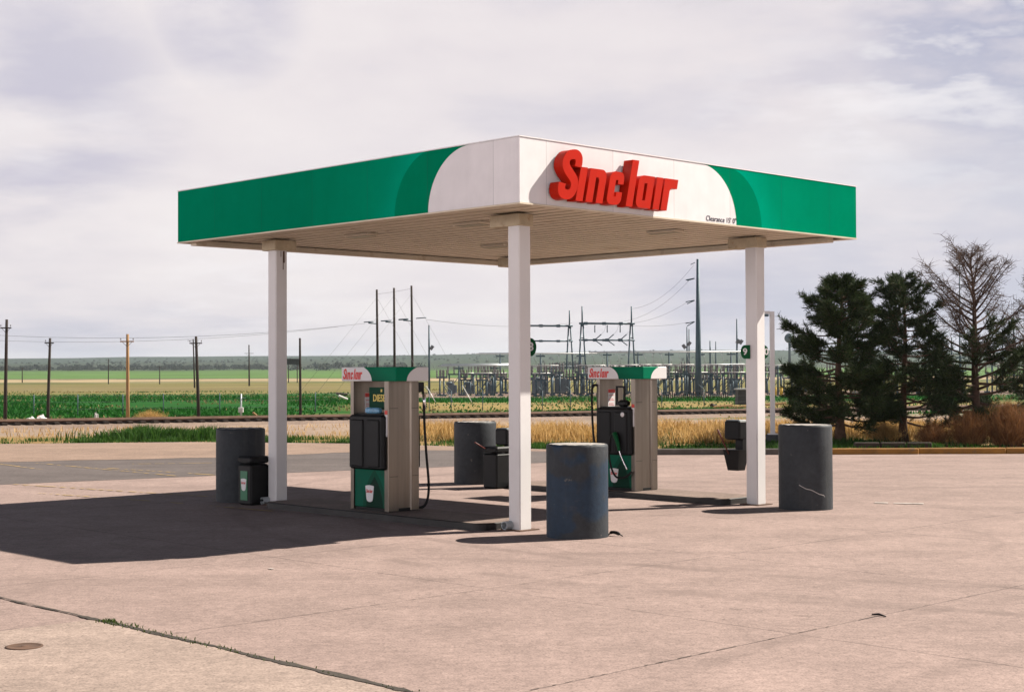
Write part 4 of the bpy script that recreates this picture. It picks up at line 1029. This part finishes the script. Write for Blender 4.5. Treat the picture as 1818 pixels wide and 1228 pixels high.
pine(1738, 45.2, 797, 446, [(.08, .9), (.16, 1.8), (.35, 1.8), (.55, 2.05), (.75, 1.45), (.9, 1.0), (1, .3)], 23, 'half dead pine with bare upper branches and green needles low down', lean=-.045, mneed=I_needle2, bare_from=.46, elev=26, zbot=.12, dens=1.3, nl=74, trunk_r=.15)
pine(1862, 46.5, 797, 488, [(.1, .8), (.2, 1.5), (.4, 1.8), (.6, 1.6), (.8, 1.2), (1, .3)], 31, 'bare tree at the right edge of the photo, only its left branches in view', mneed=I_needle2, bare_from=.34, elev=24, zbot=.16, dens=1.0, nl=46, trunk_r=.15)
g = Geo(); p0 = gp(1528, 795.5, .16); p1 = gp(1660, 795.5, .16)
for k in range(3):
    a = p0.lerp(p1, k * .36); b = p0.lerp(p1, k * .36 + .34); c = (a + b) / 2; c.y += .8; c.z = .20
    o = Geo(); o.cbox((0, 0, 0), ((b - a).length, .18, .17), .015); tag(o.build('railway_tie', M_tie, None, c, .02 * k), ['dark old railway tie lying under the first pine gap', 'dark old railway tie lying under the second pine trunk', 'dark old railway tie right of the second pine trunk'][k], 'timber', 'dark timber ties laid behind the kerb')

# ------------------------------------------------------------------ railway
r0 = Vector((-60, 56.6, 0)); r1 = Vector((90, 136.5, 0)); rd = (r1 - r0).normalized(); rn = Vector((-rd.y, rd.x, 0)); RL = (r1 - r0).length
def rz_(p): return interp(PROF, p.y) + .22
g = Geo()
nseg = 90
for i in range(nseg):
    a = r0 + rd * (RL * i / nseg); b = r0 + rd * (RL * (i + 1) / nseg); vs = []
    for p in (a, b):
        z = rz_(p)
        for off, dz in ((-3.2, -.5), (-1.5, -.02), (1.5, -.02), (3.2, -.5)): q = p + rn * off; vs.append((q.x, q.y, z + dz))
    g.add(vs, [(k, k + 4, k + 5, k + 1) for k in range(3)])
M_ball = concrete_mat('ballast', (0.231, 0.169, 0.135), .8)
struct(g, 'ballast', M_ball)
trk = thing('railway_track', r0 + Vector((0, 0, 0)), 0, 'rusty railway track crossing behind the lot on dark ties', 'railway')
for s in (-.72, .72):
    g = Geo(); P = []
    for i in range(nseg + 1):
        p = r0 + rd * (RL * i / nseg) + rn * s; P.append((p.x - r0.x, p.y - r0.y, rz_(p) + .17))
    g.tube(P, .085, 4, smooth=False); g.build('rail', M_rust, trk)
g = Geo(); k = 0.0
while k < RL:
    p = r0 + rd * k; g.box((p.x - r0.x, p.y - r0.y, rz_(p) + .03), (.24, 2.5, .16), math.atan2(rd.y, rd.x) + random.gauss(0, .02)); k += .62
tag(g.build('ties', M_tie, trk), kind='stuff')

# ------------------------------------------------------------------ poles and wires
def pole(name, bx, by, tx, ty, D, r, m, label, arms=(), group=None, cat='utility pole', metal=False):
    b = at(bx, by, D); t = at(tx, ty, D)
    if b.z > tz(b.x, b.y): pass
    o = thing(name, b, 0, label, cat, group)
    top = t - b
    g = Geo(); low = Vector((0, 0, -.5)); g.tube([low - top * .0, top * .33, top * .66, top], [r * 1.15, r, r * .9, r * .78], 8); g.build('pole', m, o)
    for (fr, L, yaw, ins) in arms:
        c = top * fr; d = Vector((cos(yaw), sin(yaw), 0)); g = Geo()
        g.box(c + Vector((0, -.14, 0)), (L, .06, .07), yaw); a_ = g.build('crossarm', m, o)
        g = Geo()
        for k in ins:
            q = c + d * (L / 2 * k) + Vector((0, -.14, .06)); g.lathe([(.012, 0), (.012, .05), (.032, .055), (.035, .11), (.02, .13), (.001, .13)], 8, q)
        if ins: g.build('insulators', M_porc, a_)
        g = Geo()
        for sd in (-1, 1): g.tube([c + d * (sd * L * .34) + Vector((0, -.12, -.04)), top * fr + Vector((0, -.10, -.30 if L < 1 else -.62))], .012, 4)
        g.build('brace', M_pole, a_)
    return o
GP = 'old utility poles standing along the railway'
pole('utility_pole', 9, 746, 12, 567, 88, .105, M_pole, 'tall dark utility pole with a crossarm at the left edge of the photo', [(.915, .62, .25, (-.9, .85))], GP)
pole('utility_pole', 84.5, 746, 89, 600, 92, .095, M_pole, 'dark leaning utility pole with a short crossarm, second from the left edge', [(.94, .55, .1, (-.8,))], GP)
pole('utility_pole', 227, 748, 226.5, 593, 88, .105, M_polepale, 'pale tan utility pole with a crossarm, above the straw shrub', [(.915, .80, .05, (-.9, .9))], GP)
pole('utility_pole', 353, 741, 348, 597, 96, .105, M_pole, 'dark leaning utility pole with a crossarm, just left of the white signal post', [(.915, .80, .0, (-.95, .9))], GP)
pole('utility_pole', 533.5, 741, 532.5, 600, 98, .085, M_pole, 'plain dark pole without crossarm just right of the left column', [], GP)
GF = 'thin far utility poles in the fields'
pole('utility_pole', 345.5, 684, 343, 602, 300, .15, M_pole, 'thin far pole seen just behind the leaning dark pole', [(.97, 2.2, 0, ())], GF)
pole('utility_pole', 442.5, 681, 442, 612, 320, .16, M_pole, 'thin far pole left of the left column, reaching above the hills', [(.78, 2.0, 0, ())], GF)
for bx, by, ty, lb in ((192.5, 681, 637, 'short far pole between the second pole and the pale pole'), (283.5, 679, 650, 'short far pole right of the pale pole'), (39.5, 676, 652, 'faint short far pole near the left edge')):
    pole('utility_pole', bx, by, bx, ty, 420, .14, M_pole, lb, [(.97, 1.6, 0, ())], GF)

GT = 'three tall dark poles behind the diesel pump'
three = []
TL = ['left', 'middle', 'right']
for i, (px, ty, bx) in enumerate(((669, 514, 671), (699.5, 511, 701), (730.5, 507, 733))):
    o = pole('transmission_pole', bx, 713, px, ty, 155, .135, M_pole, 'tall dark wooden pole rising behind the diesel pump, %s of the three' % ['leftmost', 'middle one', 'rightmost'][i], [], GT, 'power pole')
    top = at(px, ty, 155) - at(bx, 713, 155); three.append((o.location + top, top, o))
    g = Geo(); z = .70
    c = top * .695
    g.tube([c + Vector((-.1, -.1, 0)), c + Vector((-.85, -.5, .08))], [.05, .09], 6); g.build('post_insulator', M_galv, o)
    g = Geo()
    for sd in (-1, 1):
        if sd < 0: g.tube([c + Vector((-.35, -.3, .22)), c + Vector((-1.35, -.3, .16))], .055, 6)
        else: g.tube([c + Vector((.45, -.3, .26)), c + Vector((1.5, -.3, .34))], .055, 6)
    g.build('strain_insulator', M_galv, o)
    g = Geo()
    gr = Vector((9.0 + i * .7, -8, -top.z - .0)); tp_ = top * (.93)
    foot = Vector((6.5, -9 - i, -.05)); g.tube([tp_, foot], .012, 3)
    foot2 = Vector((-8.0, -7, -.05)); g.tube([top * (.93), foot2], .012, 3)
    gw = g.build('guy_wire', M_wire, o)
    g = Geo(); g.tube([foot.lerp(tp_, .02), foot.lerp(tp_, .16)], .04, 5); g.build('guy_guard', M_alu if i != 1 else M_galv, gw)
def wire(a, b, sag, label, r=.013, grp='thin overhead wires', m=None):
    P = [a.lerp(b, k / 16) - Vector((0, 0, sag * 4 * (k / 16) * (1 - k / 16))) for k in range(17)]
    o = P[0].copy(); g = Geo(); g.tube([p - o for p in P], r, 3); return tag(g.build('power_line', m or M_wire, None, o), label, 'wire', grp)
wire(at(-60, 592, 150), at(648, 574, 155), .9, 'upper thin wire running from the left edge to the three dark poles', .017)
wire(at(-60, 602, 152), at(600, 580, 156), .8, 'lower thin wire running from the left edge towards the three dark poles', .015)
wire(at(757, 567, 155), at(1016, 573, 200), .6, 'thin wire from the three dark poles to the first steel frame', .017)
wire(at(669, 522, 155), at(731, 512, 155), .05, 'short wire linking the tops of the three dark poles', .014)
wire(at(1121, 548, 200), at(1232, 470, 190), 1.2, 'topmost wire from the second steel frame up to the tall steel pole', .016)
wire(at(1108, 570, 202), at(1224, 497, 190), 1.0, 'wire from the second frame to the upper arm of the tall steel pole', .016)
wire(at(1098, 574, 202), at(1222, 535, 190), .8, 'wire from the second frame to the middle arm of the tall steel pole', .016)
wire(at(1110, 577, 202), at(1222, 572, 190), .3, 'lowest wire from the second frame to the tall steel pole', .016)

# ------------------------------------------------------------------ substation
def to_base(px, py, D): 
    b = at(px, py, D); return b
tsp = at(1240, 704, 187)
t = thing('transmission_pole', tsp, 0, 'tallest tapered steel pole standing in the substation yard', 'power pole')
top = at(1239, 460, 187) - tsp
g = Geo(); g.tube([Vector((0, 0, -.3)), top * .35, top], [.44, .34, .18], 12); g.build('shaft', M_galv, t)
g = Geo(); g.lathe([(.6, -.3), (.6, .06), (.46, .1)], 12); g.build('base_flange', M_galv, t)
for py, dy in ((494, .25), (533, .1), (571, .02)):
    c = at(1233, py, 187) - tsp; g = Geo()
    g.tube([c, c + Vector((-1.1, 0, -.2))], .06, 5); g.tube([c + Vector((0, 0, -.02)), c + Vector((-.95, -.3, -.55 + dy))], .06, 5)
    g.build('strain_insulator', M_galv, t)
c = at(1234, 466, 187) - tsp; g = Geo(); g.tube([c, c + Vector((-.55, 0, -.25))], .04, 4); g.build('strain_insulator', M_galv, t)

def aframe(legs, top_py, beam1, beam2, D, label, vins, side_out, inner=None):
    # legs: list of (apex px, left foot px, right foot px)
    b = at(legs[0][0], 697, D); r = thing('steel_dead_end_frame', b, 0, label, 'steel frame', 'steel dead end frames of the substation')
    for (ax, lx, rx) in legs:
        g = Geo(); ap = at(ax, beam1, D) - b; tp_ = at(ax, top_py, D) - b
        fl = at(lx, 699, D) - b; fr = at(rx, 699, D) - b; fl.y -= .6; fr.y += .6; fl.z -= .3; fr.z -= .3
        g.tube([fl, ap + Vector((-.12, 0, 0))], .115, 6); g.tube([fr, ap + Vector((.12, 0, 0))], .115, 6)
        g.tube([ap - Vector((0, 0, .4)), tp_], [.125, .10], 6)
        for f in (.30, .42, .80): g.tube([fl.lerp(ap, f), fr.lerp(ap, f)], .07, 5)
        g.build('leg', M_galv, r)
    x0, x1 = side_out
    for py, rr in ((beam1, .15), (beam2, .12)):
        g = Geo(); a = at(x0, py, D) - b; c = at(x1, py + .5, D) - b; g.tube([a, c], rr, 6)
        for k in (.12, .45, .75): q = a.lerp(c, k); g.box(q, (.5, rr * 2.6, rr * 2.6))
        g.build('beam', M_galv, r)
    for i, px in enumerate(vins):
        g = Geo(); c = at(px, beam1 + 3, D) - b; g.tube([c, c + Vector((0, 0, -1.0))], .075, 6); g.build('hanging_insulator', M_galv, r)
        g = Geo(); c = at(px, beam2, D) - b; g.box(c, (.5, .45, .40))
        g.tube([c, c + Vector((.85, -.3, .75))], .07, 6); g.tube([c, c + Vector((.95, -.3, -.72))], .07, 6); g.build('vee_insulator', M_galv, r)
        g = Geo(); g.tube(smooth_path([c + Vector((.85, -.3, .75)), c + Vector((1.3, -.3, 1.3)), c + Vector((1.5, -.3, 2.0))], 4), .015, 3); g.build('jumper_wire', M_wire, r)
    return r
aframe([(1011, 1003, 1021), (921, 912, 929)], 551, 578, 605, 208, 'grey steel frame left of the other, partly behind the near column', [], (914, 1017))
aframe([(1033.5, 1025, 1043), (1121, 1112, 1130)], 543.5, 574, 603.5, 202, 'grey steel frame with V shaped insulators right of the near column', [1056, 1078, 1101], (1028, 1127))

def flood(px, by, ty, D, label, lamps, twin=None, r=.16):
    b = at(px, by, D); o = thing('floodlight_pole', b, 0, label, 'light pole', 'grey floodlight poles in the substation')
    tp_ = at(px - .3, ty, D) - b; g = Geo(); g.tube([Vector((0, 0, -.3)), tp_ * .5, tp_], [r, r * .85, r * .6], 8); g.build('pole', M_galv, o)
    if twin:
        d = at(twin[0], by, D) - b; t2 = at(twin[0], twin[1], D) - b; g = Geo(); g.tube([d, t2], [r, r * .6], 8); g.build('pole', M_galv, o)
    for (lx, ly, sgn) in lamps:
        c = at(lx, ly, D) - b; a_ = Vector((0, 0, c.z - .1)); g = Geo()
        g.box(c, (.42, .34, .62), 0, 0, radians(35 * sgn)); g.tube([a_, c], .035, 4); g.build('floodlight', M_rust if False else M_wire, o)
    return o
flood(762, 694, 577, 200, 'grey floodlight pole standing right of the diesel pump header', [(766.5, 617, 1)], r=.16)
flood(1220, 699, 580, 205, 'pair of grey floodlight masts just left of the tall steel pole', [(1214.5, 615, -1), (1223.5, 610, 1)], (1223.5, 584), r=.13)
flood(1308.5, 697, 566, 205, 'grey floodlight mast just left of the right column', [(1315.5, 607, 1), (1310, 606, 1)], r=.15)
flood(1261, 690, 605, 225, 'short grey mast right of the tall steel pole', [], r=.16)
flood(1271, 690, 606, 225, 'short grey mast left of the right floodlight mast', [], r=.12)
flood(1780, 690, 585, 205, 'grey mast seen through the bare branches at right', [], r=.16)
flood(1704, 690, 470, 200, 'tall grey mast behind the bare tree top', [], r=.12)
flood(1800, 690, 560, 205, 'grey mast close to the right edge behind bare branches', [], r=.16)
flood(1690, 690, 600, 215, 'short grey mast behind the bare tree, left of its trunk', [], r=.16)

# bus supports: steel post on a footing, short crossbeam, three insulators
def stand_mesh(h, w, seed):
    rnd = random.Random(seed); g = Geo(); g.cur = 0
    g.tube([(0, 0, -.3), (0, 0, h * .68)], .115, 6)
    if w > 1.2: g.tube([(w * .8, 0, -.3), (w * .8, 0, h * .68)], .10, 6); g.tube([(0, 0, h * .15), (w * .8, 0, h * .62)], .05, 4)
    g.box((w * .4 if w > 1.2 else 0, 0, h * .70), (max(.9, w * 1.1), .25, .2))
    g.box((0, 0, .08), (.6, .6, .3))
    g.cur = 1
    for k in (-1, 0, 1):
        x = (w * .4 if w > 1.2 else 0) + k * max(.4, w * .5); g.lathe([(.06, h * .72), (.13, h * .74), (.08, h * .80), (.13, h * .84), (.08, h * .90), (.12, h * .94), (.05, h), (.001, h)], 6, (x, 0, 0), smooth=False)
    g.cur = 2
    if w > 1.2: g.tube([(-.5, 0, h + .03), (w * 1.3, 0, h + .03)], .05, 5)
    me = g.build('bus_support', [M_galv, M_porc, M_alu]); return me
protos = [stand_mesh(3.5, .8, 1), stand_mesh(4.0, 1.8, 2), stand_mesh(3.0, 1.5, 3), stand_mesh(4.4, .6, 4)]
first = set()
SG = 'grey steel bus supports with insulators in the substation'
def put_stand(px, D, kind, lb='grey steel bus support with dark insulators in the substation yard'):
    b = at(px, 700, D); b.z = tz(b.x, b.y)
    p = protos[kind]
    if kind in first: o = p.copy(); COL.objects.link(o)
    else: o = p; first.add(kind)
    o.location = b; o.rotation_euler = (0, 0, random.uniform(-.25, .25)); tag(o, lb, 'bus support', SG)
random.seed(12)
for px in (781, 788, 819, 824, 848, 857, 863, 874, 889): put_stand(px, 200 + random.uniform(-3, 4), random.choice((0, 1, 0, 2)))
for D, st, a, b in ((196, 15, 950, 1320), (206, 19, 946, 1372), (218, 17, 800, 1420), (232, 26, 880, 1440)):
    px = a
    while px < b:
        put_stand(px + random.uniform(-5, 5), D + random.uniform(-2.5, 2.5), random.choice((0, 1, 1, 2, 3))); px += st * random.uniform(.7, 1.3)
for px in range(1420, 1818, 24): put_stand(px + random.uniform(-6, 6), 210 + random.uniform(-8, 8), random.choice((0, 1, 3)))
def bus(pts, D, r, label, drops=0, dpy=650, m=None, grp='long pipe busbars of the substation', twin=0):
    P = [at(a, b, D) for a, b in pts]; o = P[0].copy(); t = thing('busbar', o, 0, label, 'busbar', grp)
    g = Geo(); g.tube([p - o for p in P], r, 6); g.build('pipe', m or M_alu, t)
    for k in range(twin):
        g = Geo(); g.tube([p - o + Vector((.3, 4 + 4 * k, .12 * (k + 1))) for p in P], r, 6); g.build('pipe', M_galvl, t)
    if drops:
        for k in range(drops):
            g = Geo()
            f = (k + .35) / drops; a = P[0].lerp(P[-1], f); b = at(pts[0][0] + (pts[-1][0] - pts[0][0]) * f + 3, dpy, D + 1)
            g.tube([a - o, b - o + Vector((random.uniform(.1, .5), 0, random.uniform(-.4, .2)))], .035, 4); g.build('dropper', M_galvl, t)
    for k in range(max(2, int(abs(pts[-1][0] - pts[0][0]) / 55))):
        f = (k + .6) / max(2, int(abs(pts[-1][0] - pts[0][0]) / 55)); a = P[0].lerp(P[-1], f) - o; g = Geo(); b = Vector((a.x, a.y + .1, tz(a.x + o.x, a.y + o.y) - o.z)); g.tube([b, a], .12, 5); g.box(a + Vector((0, 0, -.35)), (1.2, .2, .18)); g.build('support', M_galv, t)
bus([(845, 628), (1060, 627)], 205, .075, 'high bright pipe busbar passing behind the near column', 5, 646, twin=1)
bus([(1045, 625.5), (1320, 624)], 203, .085, 'high bright pipe busbar running behind the tall steel pole', 18, 650, twin=1)
bus([(777, 649.5), (903, 648.5)], 200, .09, 'low pipe busbar left of the near column', 0, twin=2, m=M_galvl)
bus([(944, 650), (1060, 649)], 212, .07, 'low pipe busbar between near column and farther pump', 6, 672, m=M_galvl)
bus([(1175, 648), (1322, 646)], 199, .07, 'low pipe busbar right of the farther pump header', 9, 672, m=M_galvl)
bus([(1356, 648.5), (1440, 648.5)], 190, .08, 'bright pipe busbar seen between the right column and the first pine', 4, 668)
bus([(1560, 630), (1840, 630)], 195, .08, 'bright pipe busbar glimpsed through the pines and bare tree', 8, 655)

def transformer(px, D, w, h, label):
    b = at(px, 700, D); b.z = tz(b.x, b.y); r = thing('transformer', b, random.uniform(-.2, .2), label, 'transformer', 'grey transformers in the substation')
    g = Geo(); g.cbox((0, 0, h * .42 + .2), (w, w * .8, h * .84), .05); g.build('tank', M_trafo, r)
    g = Geo(); 
    for k in range(9): g.box((w * .5 + .16, (k - 4) * w * .085, h * .42 + .2), (.3, .04, h * .66))
    g.build('radiator', M_trafo, r)
    for k in range(3):
        g = Geo(); g.lathe([(.10, h * .84), (.16, h * .90), (.09, h * .97), (.15, h * 1.03), (.08, h * 1.1), (.12, h * 1.15), (.03, h * 1.25), (.001, h * 1.25)], 8, ((k - 1) * w * .3, 0, .2), smooth=False); g.build('bushing', M_porc, r)
    g = Geo(); g.tube([(-w * .7, -.2, h * 1.0), (w * .2, -.2, h * 1.05)], .22, 8); g.build('conservator', M_trafo, r)
transformer(957, 204, 1.9, 2.2, 'pale grey transformer just right of the near column'); transformer(995, 206, 1.6, 2.5, 'ribbed blue grey transformer left of the first steel frame')
transformer(801, 203, .9, 1.6, 'small grey equipment box at the left end of the substation'); transformer(833, 203, .9, 1.6, 'small grey equipment box between left bus supports'); transformer(868, 204, .8, 1.5, 'small grey equipment box nearest the near column left side')
for px in (1376.5, 1387):
    b = at(px, 690, 190); b.z = tz(b.x, b.y); g = Geo(); g.tube([(0, 0, -.1), (0, 0, 1.05), (0, 0, 1.12)], [.2, .2, .12], 10); tag(g.build('guard_post', M_ypost, None, b), 'yellow guard post in the yard, right of the right column', 'guard post', 'yellow guard posts')

# wooden snow fence in front of the yard
b0 = at(1166, 712, 166); b0.z = tz(b0.x, b0.y); fence = thing('wooden_fence', b0, 0, 'old brown picket fence in front of the substation, right of the farther pump', 'fence')
for k in range(34):
    p = at(1168 + k * 3.75, 712, 166); g = Geo(); h = random.uniform(.65, .95); x = p.x - b0.x
    g.box((x, random.uniform(-.1, .1), h / 2 - .1), (.10, .05, h), random.gauss(0, .1), 0, random.gauss(0, .06)); g.build('picket', M_pole if k % 3 else M_rust, fence)
g = Geo(); g.tube([(0, .06, .5), (7.9, .06, .5)], .02, 4); g.build('fence_wire', M_wire, fence)
# wire fence along the field
pf = thing('wire_fence', at(560, 735, 112), 0, 'sagging wire fence on thin steel posts across the green field', 'fence')
o0 = pf.location.copy(); wp = []
for k, px in enumerate((60, 138, 218, 290, 390, 560, 640, 700, 762, 801, 857, 963, 1013, 1100, 1175, 1250, 1341, 1420)):
    D = 104 + k * 1.2; p = at(px, 735, D); p.z = tz(p.x, p.y); g = Geo(); h = 1.55
    q = p - o0; g.tube([q + Vector((0, 0, -.2)), q + Vector((0, 0, h))], .035, 5)
    if k > 5: g.tube([q + Vector((0, 0, h)), q + Vector((-.45, 0, h + .40))], .025, 4)
    g.build('fence_post', M_galv, pf); wp.append(q)
for hh in (.5, 1.0, 1.45):
    g = Geo(); g.tube([w + Vector((0, 0, hh)) for w in wp], .008, 3); g.build('fence_wire', M_wire, pf)

# dark storage bin and timbers in front of the yard
b = at(1318, 722, 128); b.z = tz(b.x, b.y); r = thing('storage_bin', b, .1, 'dark storage bin with a pale lid, left of the right column', 'bin')
g = Geo(); g.box((0, 0, .78), (1.05, 1.0, 1.3), taper=.9); g.build('box', mat('bin_dark', (.03, .032, .035), .7, var=.2), r)
g = Geo(); g.cbox((0, 0, 1.47), (1.2, 1.1, .1), .02); g.build('lid', M_galvl, r)
def beam(px0, py0, px1, py1, D, rr, m, label, grp=None, cat='timber'):
    a = at(px0, py0, D); c = at(px1, py1, D + .4); g = Geo(); d = c - a; n = d.normalized(); o = a.copy()
    g.tube([(0, 0, 0), d * .5, d], [rr, rr * .96, rr * .9], 6, smooth=False); return tag(g.build('timber', m, None, o), label, cat, grp)
GB = 'loose timbers lying in the field'
beam(1263, 722.5, 1300, 719.5, 118, .11, M_polepale, 'pale timber lying left of the dark storage bin', GB)
beam(1285, 724.5, 1330, 720.5, 116, .10, M_polepale, 'longest pale timber pointing at the right column', GB)
beam(1263, 719, 1272, 722, 118, .17, M_pole, 'short dark timber butt at the left end of the pale timbers', GB)
beam(1360, 718, 1395, 715, 118, .11, M_polepale, 'pale timber right of the white lamp post', GB)
beam(601, 702, 617, 708.5, 150, .13, M_debris, 'white pole piece lying at the left edge of the diesel pump', GB)
beam(597, 698, 617, 700, 156, .13, M_pole, 'dark timber lying beyond the white pole piece', GB)
beam(228, 748, 250, 742.5, 85, .10, M_polepale, 'pale board leaning at the foot of the tan utility pole', GB)
beam(449, 732, 459, 740, 98, .07, M_polepale, 'short yellow board in the grass left of the left column', GB)
# white rubbish by the track
def lump(px, py, D, s, m, label, seed):
    b = at(px, py, D); b.z = tz(b.x, b.y) - .02; bm = bmesh.new(); bmesh.ops.create_icosphere(bm, subdivisions=3, radius=1)
    for v in bm.verts:
        n = 1 + .5 * mnoise.noise(v.co * 1.7 + Vector((seed, 0, 0))) + .3 * mnoise.noise(v.co * 4 + Vector((0, seed, 0))); v.co = Vector((v.co.x * s[0] * n, v.co.y * s[1] * n, max(0, v.co.z * .8 + .35) * s[2] * n))
    me = bpy.data.meshes.new('rubbish'); bm.to_mesh(me); bm.free(); me.materials.append(m); o = bpy.data.objects.new('rubbish_heap', me); COL.objects.link(o); o.location = b
    return tag(o, label, 'rubbish', 'rubbish beside the railway')
lump(56, 752, 79, (.42, .4, .42), M_debris, 'white rubbish sack left of the orange scrap', 1); lump(74, 752, 79.5, (.40, .4, .44), M_debris, 'white rubbish sack right of the orange scrap', 4); lump(66, 753, 78.6, (.62, .3, .25), M_debris, 'flat white sheet of rubbish in front of the two sacks', 6)
lump(6, 752, 78, (.5, .3, .26), M_debris, 'white rubbish heap at the left edge behind the rails', 9); lump(130, 751, 80.5, (.35, .3, .25), M_trafo, 'small grey and white rubbish heap between the dark and pale poles', 12)
lump(70, 746, 81, (.15, .15, .5), M_orange, 'orange scrap between the white rubbish sacks', 14); lump(171, 746, 90, (.12, .1, .5), M_debris, 'small white scrap left of the pale tan pole', 17)
# railway marker
b = at(428, 738, 96); b.z = tz(b.x, b.y); r = thing('signal_post', b, 0, 'thin white railway marker post with a small white box', 'signal')
g = Geo(); g.tube([(0, 0, -.1), (0, 0, 1.55)], [.07, .055], 6); g.build('post', M_galvl, r)
g = Geo(); g.cbox((0, -.06, .52), (.32, .16, .34), .03); g.build('box', M_debris, r)
g = Geo(); g.tube([(-.3, 0, 1.28), (.3, 0, 1.28)], .02, 4); g.build('crossbar', M_galv, r)
# white lamp post behind the right column
b = at(1372, 797, 44.0); b.z = tz(b.x, b.y) if b.y > 41.4 else 0; r = thing('lamp_post', b, 0, 'white lamp post with a short arm, on a dark concrete footing behind the right column', 'lamp post')
ztop = at(1370, 553, 44.0).z - b.z; zp = at(1370, 771, 44.0).z - b.z
g = Geo(); g.tube([(0, 0, -.05), (0, 0, zp)], .20, 20); g.build('footing', mat('footing_dark', (.05, .05, .055), .9, var=.3), r)
M_lampw = mat('lamp_post_white', (.62, .60, .60), .5, var=.06)
g = Geo(); g.box((0, 0, (zp + ztop) / 2), (.125, .125, ztop - zp)); g.box((0, 0, zp + .015), (.26, .26, .03)); g.build('post', M_lampw, r)
g = Geo(); g.box((-.16, 0, ztop - .03), (.19, .10, .09)); g.build('arm', M_lampw, r)
g = Geo(); g.cbox((-.23, 0, ztop - .11), (.24, .20, .065), .01); g.build('lamp_head', M_galv, r)
# far things
b = at(520, 679, 450); b.z = tz(b.x, b.y); r = thing('billboard', b, .2, 'far dark backed billboard on two legs right of the left column', 'billboard')
hz = at(520, 647, 450).z - b.z; hz2 = at(520, 636.5, 450).z - b.z
g = Geo(); g.cbox((0, 0, (hz + hz2) / 2), (3.9, .4, hz2 - hz), .05); g.build('panel', mat('billboard_back', (.03, .035, .035), .9, var=.3), r)
for s in (-1.3, 1.3): g = Geo(); g.tube([(s, 0, -.2), (s, 0, hz)], .16, 6); g.build('leg', M_pole, r)
b = at(1402, 668, 640); b.z = tz(b.x, b.y); r = thing('water_tower', b, 0, 'small far water tower with a ball tank left of the first pine', 'water tower')
zt_ = at(1402, 600, 640).z - b.z
g = Geo(); g.tube([(0, 0, -.5), (0, 0, zt_ * .8), (0, 0, zt_)], [.7, .5, .6], 10); g.build('stem', M_galv, r)
g = Geo(); g.lathe([(.01, -2.2), (1.2, -1.9), (2.05, -.9), (2.2, 0), (1.9, 1.0), (1.1, 1.8), (.01, 2.1)], 18, (0, 0, zt_)); g.build('tank', M_galv, r)
def grove(name, spots, label):
    gg = Geo()
    for (x, y_, s) in spots:
        z = tz(x, y_)
        for k in range(70):
            d = Vector((random.gauss(0, .5), random.gauss(0, .5), random.uniform(0, 1))); p = Vector((x, y_, z)) + Vector((d.x * s, d.y * s, (.12 + d.z * .95) * s * (1 - .35 * (d.x ** 2 + d.y ** 2))))
            q = s * random.uniform(.10, .24); a = Vector((random.gauss(0, 1), random.gauss(0, 1), random.gauss(0, 1))).normalized() * q; c = a.orthogonal().normalized() * q
            gg.add([p - a, p + c, p + a, p - c * .7], [(0, 1, 2, 3)])
    return tag(gg.build(name, I_far), kind='stuff')
random.seed(5)
sp = []
for k in range(330):
    D = random.uniform(1500, 1800); px = random.uniform(-40, 480); sp.append((at(px, 650, D).x, D, random.uniform(2.2, 4.5)))
for k in range(60):
    D = random.uniform(1400, 1700); px = random.choice((random.gauss(690, 26), random.gauss(570, 30), random.gauss(1010, 14))); sp.append((at(px, 650, D).x, D, random.uniform(3.5, 7)))
for k in range(420):
    D = random.uniform(1900, 3300); px = random.uniform(-60, 1500); sp.append((at(px, 640, D).x, D, random.uniform(1.2, 3.0)))
grove('distant_woods', sp, '')
tag(bpy.data.objects['distant_woods'], kind='stuff')

# ------------------------------------------------------------------ air between here and the hills
g = Geo(); g.box2((-7200, -300, -4), (7200, 7300, 95))
hm = bpy.data.materials.new('haze_air'); hm.use_nodes = True; hn = hm.node_tree; hn.nodes.clear()
hv = hn.nodes.new('ShaderNodeVolumePrincipled'); hv.inputs['Color'].default_value = (0.72, 0.84, 0.95, 1); hv.inputs['Density'].default_value = 0.00008; hv.inputs['Anisotropy'].default_value = 0.25
ho = hn.nodes.new('ShaderNodeOutputMaterial'); hn.links.new(hv.outputs[0], ho.inputs['Volume'])
tag(g.build('haze', hm), kind='stuff')
